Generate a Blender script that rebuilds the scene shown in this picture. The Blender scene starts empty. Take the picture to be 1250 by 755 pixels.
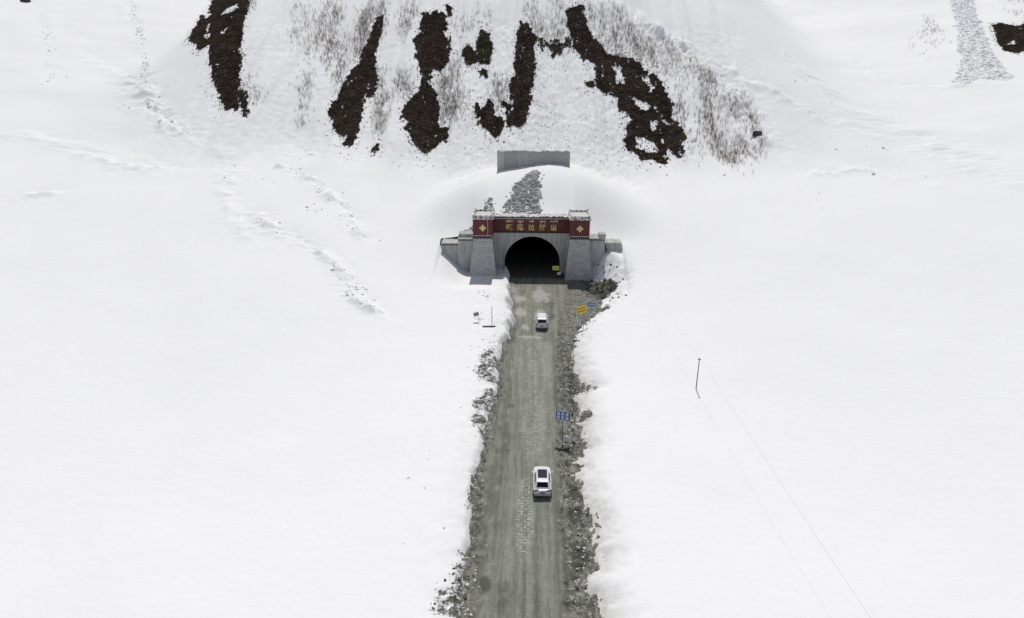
import bpy, math, random
import numpy as np
from math import radians, sin, cos, tan, pi
random.seed(7)
RNG = np.random.default_rng(11)
SC = bpy.context.scene
COL = SC.collection

# ------------------------------------------------------------------ camera
CAM_X, CAM_Z = 0.7, 43.6
PITCH, YAW = radians(22.3), radians(1.97)
FPX, CXP, CYP = 833.0, 625.0, 377.5
SUN_EL, SUN_AZ = radians(62.5), radians(1.5)

def ray(px, py):
    """direction of the view ray through a pixel of the photograph"""
    r = (px - CXP) / FPX; u = -(py - CYP) / FPX
    fw = np.array([-sin(YAW) * cos(PITCH), cos(YAW) * cos(PITCH), -sin(PITCH)])
    rt = np.array([cos(YAW), sin(YAW), 0.0])
    up = np.cross(rt, fw)
    d = fw + r * rt + u * up
    return d / np.linalg.norm(d)

# ------------------------------------------------------------------ noise
def _hash(ix, iy, s):
    h = (ix.astype(np.int64) * 374761393 + iy.astype(np.int64) * 668265263 + s * 974634541) & 0xffffffff
    h = ((h ^ (h >> 13)) * 1274126177) & 0xffffffff
    h = (h ^ (h >> 16)) & 0xffffffff
    return h.astype(np.float64) / 4294967295.0

def vn(x, y, s=0):
    x = np.asarray(x, float); y = np.asarray(y, float)
    ix = np.floor(x); iy = np.floor(y); fx = x - ix; fy = y - iy
    fx = fx * fx * fx * (fx * (fx * 6 - 15) + 10); fy = fy * fy * fy * (fy * (fy * 6 - 15) + 10)
    a = _hash(ix, iy, s); b = _hash(ix + 1, iy, s); c = _hash(ix, iy + 1, s); d = _hash(ix + 1, iy + 1, s)
    return (a + (b - a) * fx + (c - a) * fy + (a - b - c + d) * fx * fy) * 2 - 1

def fbm(x, y, o=4, s=0):
    r = 0; a = 1; t = 0
    for i in range(o):
        r = r + a * vn(x, y, s + i * 17); t += a; a *= .5
        x = x * 2.03 + 5.1; y = y * 2.03 + 3.7
    return r / t

def sp(t, k): return k * np.logaddexp(0, t / k)
def sst(a, b, x):
    t = np.clip((x - a) / (b - a), 0, 1); return t * t * (3 - 2 * t)

# ------------------------------------------------------------------ road edges (world X against Y)
def flat_pt(px, py, h=0.25):
    d = ray(px, py); t = (h - CAM_Z) / d[2]
    return CAM_X + d[0] * t, d[1] * t
LEFT_PX = [(621, 338), (623, 347), (622, 356), (627, 372), (624, 380), (630, 392), (625, 402), (626, 413), (617, 419), (613, 432), (609, 446), (612, 467), (608, 482), (603, 499), (597, 515), (597, 530),
           (594, 540), (590, 554), (586, 578), (582, 619), (579, 658), (576, 690), (571, 715), (571, 755), (566, 900)]
RIGHT_PX = [(713, 322), (719, 336), (738, 345), (749, 352), (745, 365), (738, 374), (730, 385), (716, 397), (708, 404), (700, 427), (698, 446), (706, 465), (716, 473), (702, 482),
            (703, 495), (706, 510), (708, 530), (712, 545), (702, 563), (701, 590), (708, 610), (720, 631), (723, 650), (725, 675), (719, 695), (709, 709), (722, 733), (729, 755), (735, 900)]
LE = sorted([flat_pt(*p)[::-1] for p in LEFT_PX]); RE = sorted([flat_pt(*p)[::-1] for p in RIGHT_PX])
LY, LX = np.array(LE).T; RY, RX = np.array(RE).T
def xl(Y): return np.interp(Y, LY, LX)
def xr(Y): return np.interp(Y, RY, RX)

# ------------------------------------------------------------------ terrain
PY0 = 125.0       # front of the portal facade
def fill_at_wall(ax):
    return np.interp(ax, [0, 8.5, 12.0, 14.6, 17.5, 21, 40], [11.3, 10.6, 6.7, 6.0, 5.4, 5.2, 3.6])

def base_h(X, Y):
    fw_ = sst(13, 44, np.abs(X - 1))
    h = .9 + (1 - fw_) * (.045 * sp(Y - 85, 8) + .205 * sp(Y - 123, 9)) + fw_ * .162 * sp(Y - 70, 14)
    cl = sst(-128, -82, X) * (1 - sst(48, 106, X))
    fl = fbm(X / 11, Y / 70, 2, 5)
    h = h + (.035 + .315 * cl + .03 * (1 - fw_)) * sp(Y - 161 - 3 * fbm(X / 18, Y * 0, 2, 9), 4)
    h = h + .25 * sp(Y - 330, 15)
    # side slopes of the valley
    h = h + .10 * sp(-X - 70, 14) + .10 * sp(X - 80, 16)
    return h

def smooth_h(X, Y):
    h = base_h(X, Y)
    # backfill over the tunnel
    ax = np.abs(X + .3)
    f0 = fill_at_wall(ax) + .24 * (Y - 126)
    f1 = 16.9 + .08 * (Y - 145) + .5 * np.exp(-((X - 3.5) / 4.5) ** 2) - .50 * sp(ax - 9, 2.5) + .07 * np.clip(X, -8, 8)
    w = sst(126, 142, Y)
    f = f0 * (1 - w) + f1 * w
    f = f - .5 * sp(Y - 150, 2) 
    k = 1.3
    m = k * np.logaddexp(h / k, f / k)
    ax2 = np.abs(X + .1)
    W = np.where(ax2 < 17.3, (Y > 125.9) * 1.0, sst(106, 131, Y))
    h = h + (m - h) * W
    return h

_TS = np.concatenate([np.arange(30, 330, .25), np.arange(330, 600, 1.0)])
def hit(px, py, hf=smooth_h):
    d = ray(px, py)
    x = CAM_X + d[0] * _TS; y = d[1] * _TS; z = CAM_Z + d[2] * _TS
    u = z - hf(x, y); k = int(np.argmax(u < 0))
    if k == 0: k = len(_TS) - 1
    t = _TS[k - 1] + (_TS[k] - _TS[k - 1]) * u[k - 1] / (u[k - 1] - u[k])
    return CAM_X + d[0] * t, d[1] * t

def hits(pts): return np.array([hit(*p) for p in pts])

def poly_dist(X, Y, pl):
    best = np.full(X.shape, 1e9); side = np.zeros(X.shape)
    for (x0, y0), (x1, y1) in zip(pl[:-1], pl[1:]):
        dx, dy = x1 - x0, y1 - y0
        t = np.clip(((X - x0) * dx + (Y - y0) * dy) / (dx * dx + dy * dy), 0, 1)
        ex, ey = X - x0 - t * dx, Y - y0 - t * dy
        d = np.hypot(ex, ey)
        s = np.sign(dx * ey - dy * ex)
        side = np.where(d < best, s, side); best = np.minimum(best, d)
    return best, side

LEDGES = [(hits([(272, 183), (277, 200), (276, 228), (282, 262), (305, 285)]), .35, 2.0),
          (hits([(343, 203), (372, 214), (400, 236), (425, 258), (440, 285)]), .8, 1.3),
          (hits([(312, 262), (335, 276), (352, 285), (385, 305), (412, 325), (425, 350), (440, 372), (455, 380)]), .9, 1.4),
          (hits([(155, 95), (180, 118), (205, 150), (222, 163)]), 1.2, 2.2),
          (hits([(780, 20), (850, 75), (905, 130), (935, 170)]), 1.3, 3.0),
          (hits([(1040, 70), (1090, 100), (1150, 105), (1200, 102)]), .6, 2.0),
          (hits([(0, 245), (30, 240), (60, 236)]), .5, 1.5), (hits([(60, 20), (95, 60), (150, 92), (170, 130)]), .6, 2.5), (hits([(0, 165), (60, 170), (140, 200), (210, 205)]), .5, 3.0), (hits([(150, 8), (172, 60), (190, 110)]), .5, 1.6),
          (hits([(700, 5), (770, 10), (840, 60), (960, 120), (1000, 140)]), .7, 2.5), (hits([(1040, 150), (1120, 180), (1250, 225)]), .5, 3.0), (hits([(1000, 210), (1060, 205), (1140, 225)]), .4, 2.0),
          (hits([(960, 60), (1020, 120), (1080, 150), (1190, 190)]), .5, 4.0)]

def blob(X, Y, spec, warp=.35, s=3):
    """sum of warped ellipses given as (px,py,rx_px,ry_px)"""
    m = np.zeros(X.shape)
    for (px, py, rx, ry) in spec:
        cx, cy = flat_pt(px, py, .4)
        rxm = abs(flat_pt(px + rx, py, .4)[0] - cx); rym = abs(flat_pt(px, py - ry, .4)[1] - cy)
        d = np.hypot((X - cx) / rxm, (Y - cy) / rym) + warp * fbm(X * 1.3, Y * .9, 3, s)
        m = np.maximum(m, 1 - sst(.55, 1.15, d))
    return m

MUD_LEFT = [(596, 443, 14, 12), (592, 458, 14, 13), (600, 466, 11, 7), (598, 487, 13, 9), (590, 497, 14, 9), (585, 517, 14, 12), (592, 528, 9, 10),
            (556, 742, 30, 18), (548, 748, 26, 14), (552, 728, 24, 8), (566, 714, 24, 10), (569, 700, 26, 10), (570, 682, 16, 9), (576, 600, 6, 30)]
MUD_FAINT = [(598, 424, 12, 12), (596, 400, 16, 12), (590, 372, 14, 7), (585, 395, 14, 10), (500, 592, 10, 5), (512, 697, 12, 4), (700, 372, 12, 10)]
MUD_RIGHT = [(733, 354, 15, 10), (733, 378, 14, 6), (718, 474, 13, 6), (714, 507, 10, 8), (708, 590, 7, 9), (716, 631, 9, 12), (718, 668, 9, 20), (705, 540, 12, 18), (716, 745, 18, 20)]

def terrain_z(X, Y):
    """full height of the snow sheet plus masks"""
    h = smooth_h(X, Y)
    far = np.clip((Y - 135) / 40, 0, 1)
    cl = sst(-100, -82, X) * (1 - sst(50, 72, X)) * sst(150, 166, Y) * (1 - sst(228, 260, Y))
    h = h + cl * (1.7 * fbm(X / 8, Y / 60, 3, 21) + .75 * fbm(X / 2.1, Y / 26, 3, 23) + .22 * fbm(X / .9, Y / 1.1, 3, 24))
    mid = sst(-26, -12, X) * (1 - sst(16, 30, X)) * sst(140, 150, Y)
    h = h + mid * (.28 * fbm(X / 1.1, Y / 1.3, 3, 26))
    quiet = sst(3, 16, np.abs(X)) * (1 - .7 * (sst(105, 118, Y) * (1 - sst(128, 140, Y)) * (1 - sst(20, 30, np.abs(X)))))
    h = h + quiet * (.5 * fbm(X / 32, Y / 32, 3, 31) * (1 + 1.5 * far) + .05 * fbm(X / 4, Y / 5, 3, 33))
    for pl, A, w in LEDGES:
        d, s = poly_dist(X, Y, pl)
        n = np.clip(.35 + 1.5 * fbm(X / 3.5, Y / 3.5, 3, 41), -.1, 1.4)
        h = h + A * n * np.exp(-(d / w) ** 2) - .5 * A * np.exp(-(d / (w * 2.2)) ** 2) * (s > 0)
        h = h + .45 * A * np.clip(fbm(X / .9, Y / .9, 2, 43), -.2, 1) * np.exp(-(d / (w * 1.6)) ** 2)
    # the cutting of the road
    nz = .55 * fbm(X / 1.3, Y / 1.6, 3, 51) + .25 * fbm(X / .45, Y / .5, 2, 52)
    dl = xl(Y) - X; dr = X - xr(Y)
    d = np.maximum(dl, dr)
    rough_l = blob(X, Y, MUD_LEFT); rough_r = blob(X, Y, MUD_RIGHT)
    bank = .9 + (h - .9)
    nearl = np.exp(-np.clip(dl, 0, None) / 3.0) * (dl > -1)
    bank = bank + nearl * (.25 * fbm(X / 1.5, Y / 1.5, 3, 53) - .15)
    rise_w = np.where(dr > dl, 2.2, 1.1)
    t = np.where(dr > dl, sst(-.75, 1.0, (d - .35 + nz * 1.0) / 4.2), sst(-.15, 1.0, (d + nz * .8) / rise_w))
    front = Y < 125.9
    low = -.45
    cut = low + (bank - low) * t
    cut = cut + (rough_l + rough_r) * np.clip(d + .6, 0, 1) * .30 * fbm(X / .55, Y / .55, 3, 55)
    cut = cut + np.where(dr > dl, .16 * fbm(X / .45, Y / .7, 3, 57) * np.exp(-np.abs(d) / 1.2), 0)
    h = np.where(front, cut, h)
    # snow ploughed against the left pillar; lower in front of the right wing
    q = sst(-17.5, -11.5, X) * (1 - sst(10.2, 12.2, X)) * sst(108, 116, Y)
    h = np.where(front, h - q * t * np.clip(h - .75, 0, 9), h)
    h = h + np.where(front, 1.1 * t * np.exp(-((X - 14.5) / 3.2) ** 2 - ((Y - 123) / 4) ** 2), 0)
    dirt = np.where(front, np.clip(1.0 - (d + nz * 1.3) / 3.8, 0, 1) ** 1.5 * np.where(dr > dl, 1.25, .35), 0)
    dirt = dirt * np.where(dr > dl, 1 - sst(85, 100, Y), 1.0)
    rough_l = np.maximum(rough_l, blob(X, Y, MUD_FAINT) * .5)
    mud = np.where(front, np.clip(rough_l * .85 + rough_r * 1.0, 0, 1), 0)
    return h, dirt, mud

# ------------------------------------------------------------------ object helpers
def mesh_from(name, V, F, mat=None, parent=None, smooth=False, attrs=None, world=False, mats=None, fm=None):
    me = bpy.data.meshes.new(name)
    V = np.asarray(V, np.float64)
    if parent is not None and world:
        off = np.zeros(3); p = parent
        while p is not None: off += np.array(p.location); p = p.parent
        V = V - off
    if isinstance(F, np.ndarray):
        n, k = F.shape
        me.vertices.add(len(V)); me.vertices.foreach_set('co', V.astype(np.float32).ravel())
        me.loops.add(n * k); me.loops.foreach_set('vertex_index', F.astype(np.int32).ravel())
        me.polygons.add(n); me.polygons.foreach_set('loop_start', np.arange(0, n * k, k, dtype=np.int32))
        me.update(calc_edges=True); me.validate()
    else:
        me.from_pydata([tuple(v) for v in V], [], F); me.update()
    for m in (mats or [mat]):
        if m: me.materials.append(m)
    if fm is not None: me.polygons.foreach_set('material_index', np.asarray(fm, np.int32))
    if smooth: me.polygons.foreach_set('use_smooth', np.ones(len(me.polygons), bool))
    for k, a in (attrs or {}).items():
        at = me.attributes.new(k, 'FLOAT', 'POINT'); at.data.foreach_set('value', np.asarray(a, np.float32).ravel())
    o = bpy.data.objects.new(name, me); COL.objects.link(o)
    if parent is not None: o.parent = parent
    return o

def tag(o, label=None, cat=None, group=None, kind=None):
    if label: o['label'] = label
    if cat: o['category'] = cat
    if group: o['group'] = group
    if kind: o['kind'] = kind
    return o

def thing(name, loc, label, cat, rz=0, group=None):
    o = bpy.data.objects.new(name, None); COL.objects.link(o)
    o.empty_display_size = .5
    o.location = loc; o.rotation_euler = (0, 0, rz)
    return tag(o, label, cat, group)

class MB:
    def __init__(s): s.v = []; s.f = []
    def box(s, x0, x1, y0, y1, z0, z1):
        b = len(s.v)
        s.v += [(x0, y0, z0), (x1, y0, z0), (x1, y1, z0), (x0, y1, z0), (x0, y0, z1), (x1, y0, z1), (x1, y1, z1), (x0, y1, z1)]
        s.f += [tuple(b + i for i in q) for q in ((0, 3, 2, 1), (4, 5, 6, 7), (0, 1, 5, 4), (1, 2, 6, 5), (2, 3, 7, 6), (3, 0, 4, 7))]
    def hexa(s, P):
        b = len(s.v); s.v += [tuple(p) for p in P]
        s.f += [tuple(b + i for i in q) for q in ((0, 3, 2, 1), (4, 5, 6, 7), (0, 1, 5, 4), (1, 2, 6, 5), (2, 3, 7, 6), (3, 0, 4, 7))]
    def tube(s, a, b, r, r2=None, n=8):
        a = np.array(a, float); b = np.array(b, float); d = b - a; d /= np.linalg.norm(d)
        u = np.cross(d, [0, 0, 1] if abs(d[2]) < .9 else [1, 0, 0]); u /= np.linalg.norm(u); w = np.cross(d, u)
        r2 = r if r2 is None else r2; k = len(s.v)
        for c, rr in ((a, r), (b, r2)):
            for i in range(n):
                t = 2 * pi * i / n; s.v.append(tuple(c + rr * (cos(t) * u + sin(t) * w)))
        for i in range(n): s.f.append((k + i, k + (i + 1) % n, k + n + (i + 1) % n, k + n + i))
        s.f.append(tuple(k + i for i in range(n))[::-1]); s.f.append(tuple(k + n + i for i in range(n)))
    def prism(s, poly, y0, y1):
        """outline in xz pushed from y0 to y1"""
        k = len(s.v); n = len(poly)
        s.v += [(x, y0, z) for x, z in poly] + [(x, y1, z) for x, z in poly]
        s.f.append(tuple(k + i for i in range(n))); s.f.append(tuple(k + n + i for i in range(n))[::-1])
        for i in range(n): s.f.append((k + i, k + n + i, k + n + (i + 1) % n, k + (i + 1) % n))
    def strip(s, pts, wd, y0, y1):
        """a brush stroke in the xz plane"""
        for (x0, z0), (x1, z1) in zip(pts[:-1], pts[1:]):
            dx, dz = x1 - x0, z1 - z0; L = math.hypot(dx, dz) or 1; nx, nz = -dz / L * wd / 2, dx / L * wd / 2
            s.prism([(x0 + nx, z0 + nz), (x0 - nx, z0 - nz), (x1 - nx, z1 - nz), (x1 + nx, z1 + nz)], y0, y1)
    def build(s, name, mat, parent=None, world=False, smooth=False, bevel=0, seg=2):
        o = mesh_from(name, s.v, s.f, mat, parent, smooth, world=world)
        if bevel:
            m = o.modifiers.new('Bevel', 'BEVEL'); m.width = bevel; m.segments = seg; m.limit_method = 'ANGLE'
        return o

# ------------------------------------------------------------------ materials
def mat_new(name):
    m = bpy.data.materials.new(name); m.use_nodes = True
    nt = m.node_tree; bs = nt.nodes['Principled BSDF']
    return m, nt, bs
def N(nt, t, **kw):
    n = nt.nodes.new(t)
    for k, v in kw.items():
        if k in n.inputs: n.inputs[k].default_value = v
        else: setattr(n, k, v)
    return n
def L(nt, a, b): nt.links.new(a, b)
def coords(nt, scale=(1, 1, 1)):
    tc = N(nt, 'ShaderNodeTexCoord'); mp = N(nt, 'ShaderNodeMapping'); mp.inputs['Scale'].default_value = scale
    L(nt, tc.outputs['Object'], mp.inputs['Vector']); return mp.outputs[0]
def noise(nt, vec, scale, detail=5, rough=.6):
    n = N(nt, 'ShaderNodeTexNoise'); n.inputs['Scale'].default_value = scale; n.inputs['Detail'].default_value = detail; n.inputs['Roughness'].default_value = rough
    if vec is not None: L(nt, vec, n.inputs['Vector'])
    return n.outputs['Fac']
def ramp(nt, f, a, b, ca=(0, 0, 0, 1), cb=(1, 1, 1, 1)):
    r = N(nt, 'ShaderNodeValToRGB'); r.color_ramp.elements[0].position = a; r.color_ramp.elements[1].position = b
    r.color_ramp.elements[0].color = ca; r.color_ramp.elements[1].color = cb
    L(nt, f, r.inputs[0]); return r.outputs[0]
def mixc(nt, f, a, b, mode='MIX'):
    m = N(nt, 'ShaderNodeMix', data_type='RGBA', blend_type=mode)
    for s, v in ((0, f), (6, a), (7, b)):
        if hasattr(v, 'is_linked') or hasattr(v, 'links'): L(nt, v, m.inputs[s])
        else: m.inputs[s].default_value = v if s == 0 else (tuple(v) + (1,))[:4]
    return m.outputs[2]
def math_(nt, op, a, b=None, clamp=False):
    m = N(nt, 'ShaderNodeMath', operation=op, use_clamp=clamp)
    for i, v in ((0, a), (1, b)):
        if v is None: continue
        if hasattr(v, 'links'): L(nt, v, m.inputs[i])
        else: m.inputs[i].default_value = v
    return m.outputs[0]
def attr(nt, name):
    a = N(nt, 'ShaderNodeAttribute'); a.attribute_name = name; return a.outputs['Fac']
def bump(nt, bs, h, strength=.5, dist=.1):
    b = N(nt, 'ShaderNodeBump'); b.inputs['Strength'].default_value = strength; b.inputs['Distance'].default_value = dist
    L(nt, h, b.inputs['Height']); L(nt, b.outputs[0], bs.inputs['Normal'])

def simple(name, c, rough=.6, metal=0, var=.12, scale=3, bmp=0, coat=0):
    m, nt, bs = mat_new(name)
    f = noise(nt, coords(nt), scale)
    a = tuple(max(0, x * (1 - var)) for x in c); b = tuple(min(1, x * (1 + var)) for x in c)
    L(nt, mixc(nt, f, a, b), bs.inputs['Base Color'])
    bs.inputs['Roughness'].default_value = rough; bs.inputs['Metallic'].default_value = metal
    if 'glass' in name: bs.inputs['Specular IOR Level'].default_value = .25
    if coat: bs.inputs['Coat Weight'].default_value = coat
    if bmp: bump(nt, bs, f, .6, bmp)
    return m

def make_paint():
    m, nt, bs = mat_new('white_car_paint')
    tc = N(nt, 'ShaderNodeTexCoord'); sx = N(nt, 'ShaderNodeSeparateXYZ'); L(nt, tc.outputs['Object'], sx.inputs[0])
    n = noise(nt, tc.outputs['Object'], 3.0, 6, .7)
    h = math_(nt, 'ADD', sx.outputs[2], math_(nt, 'MULTIPLY', n, .45))
    col = mixc(nt, ramp(nt, h, .62, .98), (.36, .355, .32), (.80, .80, .81))
    L(nt, col, bs.inputs['Base Color']); bs.inputs['Roughness'].default_value = .28; bs.inputs['Coat Weight'].default_value = .5
    return m

def make_snow():
    m, nt, bs = mat_new('snow')
    v = coords(nt)
    big = noise(nt, v, .05, 3); fine = noise(nt, v, 1.6, 8, .65); tiny = noise(nt, v, 5.0, 4, .7)
    col = mixc(nt, big, (.885, .882, .876), (.90, .897, .89))
    # dirt from the road
    dn = math_(nt, 'MULTIPLY_ADD', fine, 1.6); nt.nodes[-1].inputs[2].default_value = -.25
    df = math_(nt, 'MULTIPLY', attr(nt, 'dirt'), dn, True)
    col = mixc(nt, df, col, (.40, .385, .32))
    mask = math_(nt, 'ADD', attr(nt, 'mud'), math_(nt, 'MULTIPLY', math_(nt, 'SUBTRACT', noise(nt, v, 1.25, 6, .68), .5), 3.2))
    mf = math_(nt, 'MULTIPLY', ramp(nt, mask, .62, .95), ramp(nt, attr(nt, 'mud'), .02, .12))
    mudc = mixc(nt, tiny, (.07, .068, .058), (.20, .195, .165))
    col = mixc(nt, mf, col, mudc)
    L(nt, col, bs.inputs['Base Color'])
    bs.inputs['Roughness'].default_value = .75
    bs.inputs['Specular IOR Level'].default_value = .15
    v2 = coords(nt, (.35, 1.0, 1.0))
    wind = noise(nt, v2, 1.1, 6, .6)
    hh = math_(nt, 'ADD', math_(nt, 'MULTIPLY', fine, .5), math_(nt, 'MULTIPLY', wind, .6))
    hh = math_(nt, 'ADD', hh, math_(nt, 'MULTIPLY', mf, .35))
    bump(nt, bs, hh, .55, .14)
    return m

def make_road():
    m, nt, bs = mat_new('road_dirt')
    v = coords(nt); vs = coords(nt, (1.6, .06, 1)); vs2 = coords(nt, (4.5, .16, 1))
    wv = N(nt, 'ShaderNodeTexNoise'); wv.inputs['Scale'].default_value = .5; wv.inputs['Detail'].default_value = 3; L(nt, v, wv.inputs['Vector'])
    off = N(nt, 'ShaderNodeVectorMath', operation='MULTIPLY_ADD'); L(nt, wv.outputs['Color'], off.inputs[0]); off.inputs[1].default_value = (.9, .9, 0); L(nt, vs, off.inputs[2])
    streak = noise(nt, off.outputs[0], 1.0, 7, .68); fine_s = noise(nt, vs2, 1.0, 5, .65)
    n1 = noise(nt, v, .45, 6, .62); n2 = noise(nt, v, 2.6, 7, .72); n3 = noise(nt, v, 8, 4, .72)
    col = mixc(nt, ramp(nt, n1, .3, .7), (.214, .220, .174), (.318, .322, .268))
    col = mixc(nt, ramp(nt, streak, .40, .54), mixc(nt, .55, col, (.12, .12, .10)), col)
    col = mixc(nt, math_(nt, 'MULTIPLY', ramp(nt, streak, .54, .66), .4), col, (.34, .335, .29))
    col = mixc(nt, math_(nt, 'MULTIPLY', ramp(nt, fine_s, .56, .68), .45), col, (.12, .12, .10))
    col = mixc(nt, math_(nt, 'MULTIPLY', ramp(nt, n2, .52, .68), .6), col, (.125, .125, .10))
    col = mixc(nt, math_(nt, 'MULTIPLY', ramp(nt, n3, .58, .70), .45), col, (.36, .355, .31))
    # paving blocks showing through the mud: pale grit in short joints
    br = N(nt, 'ShaderNodeTexBrick'); 
    jit = N(nt, 'ShaderNodeVectorMath', operation='MULTIPLY_ADD'); L(nt, wv.outputs['Color'], jit.inputs[0]); jit.inputs[1].default_value = (.35, .35, 0); L(nt, v, jit.inputs[2])
    L(nt, jit.outputs[0], br.inputs['Vector'])
    br.inputs['Scale'].default_value = 1.0; br.inputs['Brick Width'].default_value = .62; br.inputs['Row Height'].default_value = .40
    br.inputs['Mortar Size'].default_value = .05; br.inputs['Mortar Smooth'].default_value = .5; br.offset = .5
    dash = ramp(nt, noise(nt, coords(nt, (1.7, 6.0, 1)), 1.0, 3, .6), .56, .64)
    jn = math_(nt, 'MULTIPLY', br.outputs['Fac'], ramp(nt, noise(nt, coords(nt, (1.3, 3.2, 1)), 1.0, 5, .75), .47, .56))
    jn = math_(nt, 'MAXIMUM', jn, math_(nt, 'MULTIPLY', dash, .45))
    jf = math_(nt, 'MULTIPLY', jn, attr(nt, 'blocks'), True)
    col = mixc(nt, jf, col, (.60, .595, .54))
    pf = math_(nt, 'MULTIPLY', attr(nt, 'pale'), ramp(nt, n2, .30, .52), True)
    col = mixc(nt, pf, col, (.42, .42, .38))
    # verge: wet mud with pale slush
    va = noise(nt, coords(nt, (1.5, .8, 1)), 1.1, 8, .74)
    vg = mixc(nt, ramp(nt, va, .38, .62), (.055, .054, .046), (.28, .278, .24))
    vg = mixc(nt, ramp(nt, noise(nt, v, 1.9, 8, .76), .56, .64), vg, (.50, .50, .47))
    col = mixc(nt, attr(nt, 'verge'), col, vg)
    col = mixc(nt, attr(nt, 'wet_shade'), col, mixc(nt, n3, (.035, .034, .029), (.10, .10, .082)))
    L(nt, col, bs.inputs['Base Color'])
    bs.inputs['Roughness'].default_value = .85; bs.inputs['Specular IOR Level'].default_value = .2
    hh = math_(nt, 'ADD', math_(nt, 'ADD', n2, math_(nt, 'MULTIPLY', streak, .8)), math_(nt, 'MULTIPLY', n3, .4))
    bump(nt, bs, hh, .7, .14)
    return m

def make_concrete(name, c, streaks=True, blocks=None, rough=.85):
    m, nt, bs = mat_new(name)
    v = coords(nt); n = noise(nt, v, 1.2, 6, .65); f = noise(nt, v, 6, 5, .7)
    col = mixc(nt, n, tuple(x * .82 for x in c), tuple(min(1, x * 1.15) for x in c))
    if streaks:
        s = noise(nt, coords(nt, (1.5, 1.5, .10)), 1.3, 5, .65)
        col = mixc(nt, math_(nt, 'MULTIPLY', ramp(nt, s, .46, .66), .65), col, tuple(x * .40 for x in c))
    h = f
    if blocks:
        tc = N(nt, 'ShaderNodeTexCoord'); sx = N(nt, 'ShaderNodeSeparateXYZ'); L(nt, tc.outputs['Object'], sx.inputs[0])
        cb = N(nt, 'ShaderNodeCombineXYZ'); L(nt, math_(nt, 'ADD', sx.outputs[0], sx.outputs[1]), cb.inputs[0]); L(nt, sx.outputs[2], cb.inputs[1])
        br = N(nt, 'ShaderNodeTexBrick'); L(nt, cb.outputs[0], br.inputs['Vector'])
        br.inputs['Scale'].default_value = 1; br.inputs['Brick Width'].default_value = blocks[0]; br.inputs['Row Height'].default_value = blocks[1]
        br.inputs['Mortar Size'].default_value = .035; br.inputs['Mortar Smooth'].default_value = .3
        br.inputs['Color1'].default_value = tuple(x * .78 for x in c) + (1,); br.inputs['Color2'].default_value = tuple(x * 1.18 for x in c) + (1,)
        br.inputs['Mortar'].default_value = tuple(x * .42 for x in c) + (1,)
        col = mixc(nt, .75, col, br.outputs['Color'])
        h = math_(nt, 'SUBTRACT', f, br.outputs['Fac'])
    L(nt, col, bs.inputs['Base Color']); bs.inputs['Roughness'].default_value = rough
    bump(nt, bs, h, .5, .04)
    return m

def make_dusted(name, c, amt=.5):
    """painted masonry with snow lying in patches"""
    m, nt, bs = mat_new(name)
    v = coords(nt); n = noise(nt, v, 2.2, 5, .7); f = noise(nt, v, 7, 3)
    base = mixc(nt, f, tuple(x * .8 for x in c), tuple(x * 1.2 for x in c))
    col = mixc(nt, ramp(nt, n, 1 - amt - .04, 1 - amt + .04), base, (.84, .84, .84))
    L(nt, col, bs.inputs['Base Color']); bs.inputs['Roughness'].default_value = .8
    bump(nt, bs, n, .5, .08)
    return m

def make_tinted(name, stops, rough=.9, bs_scale=6, bmp=.05):
    """per-clump tint from an attribute"""
    m, nt, bs = mat_new(name)
    t = attr(nt, 'tint'); n = noise(nt, coords(nt), bs_scale, 4, .7)
    col = mixc(nt, t, stops[0], stops[1])
    col = mixc(nt, math_(nt, 'MULTIPLY', n, .5), col, stops[2])
    L(nt, col, bs.inputs['Base Color']); bs.inputs['Roughness'].default_value = rough; bs.inputs['Specular IOR Level'].default_value = .1
    bump(nt, bs, n, .5, bmp)
    return m

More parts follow.
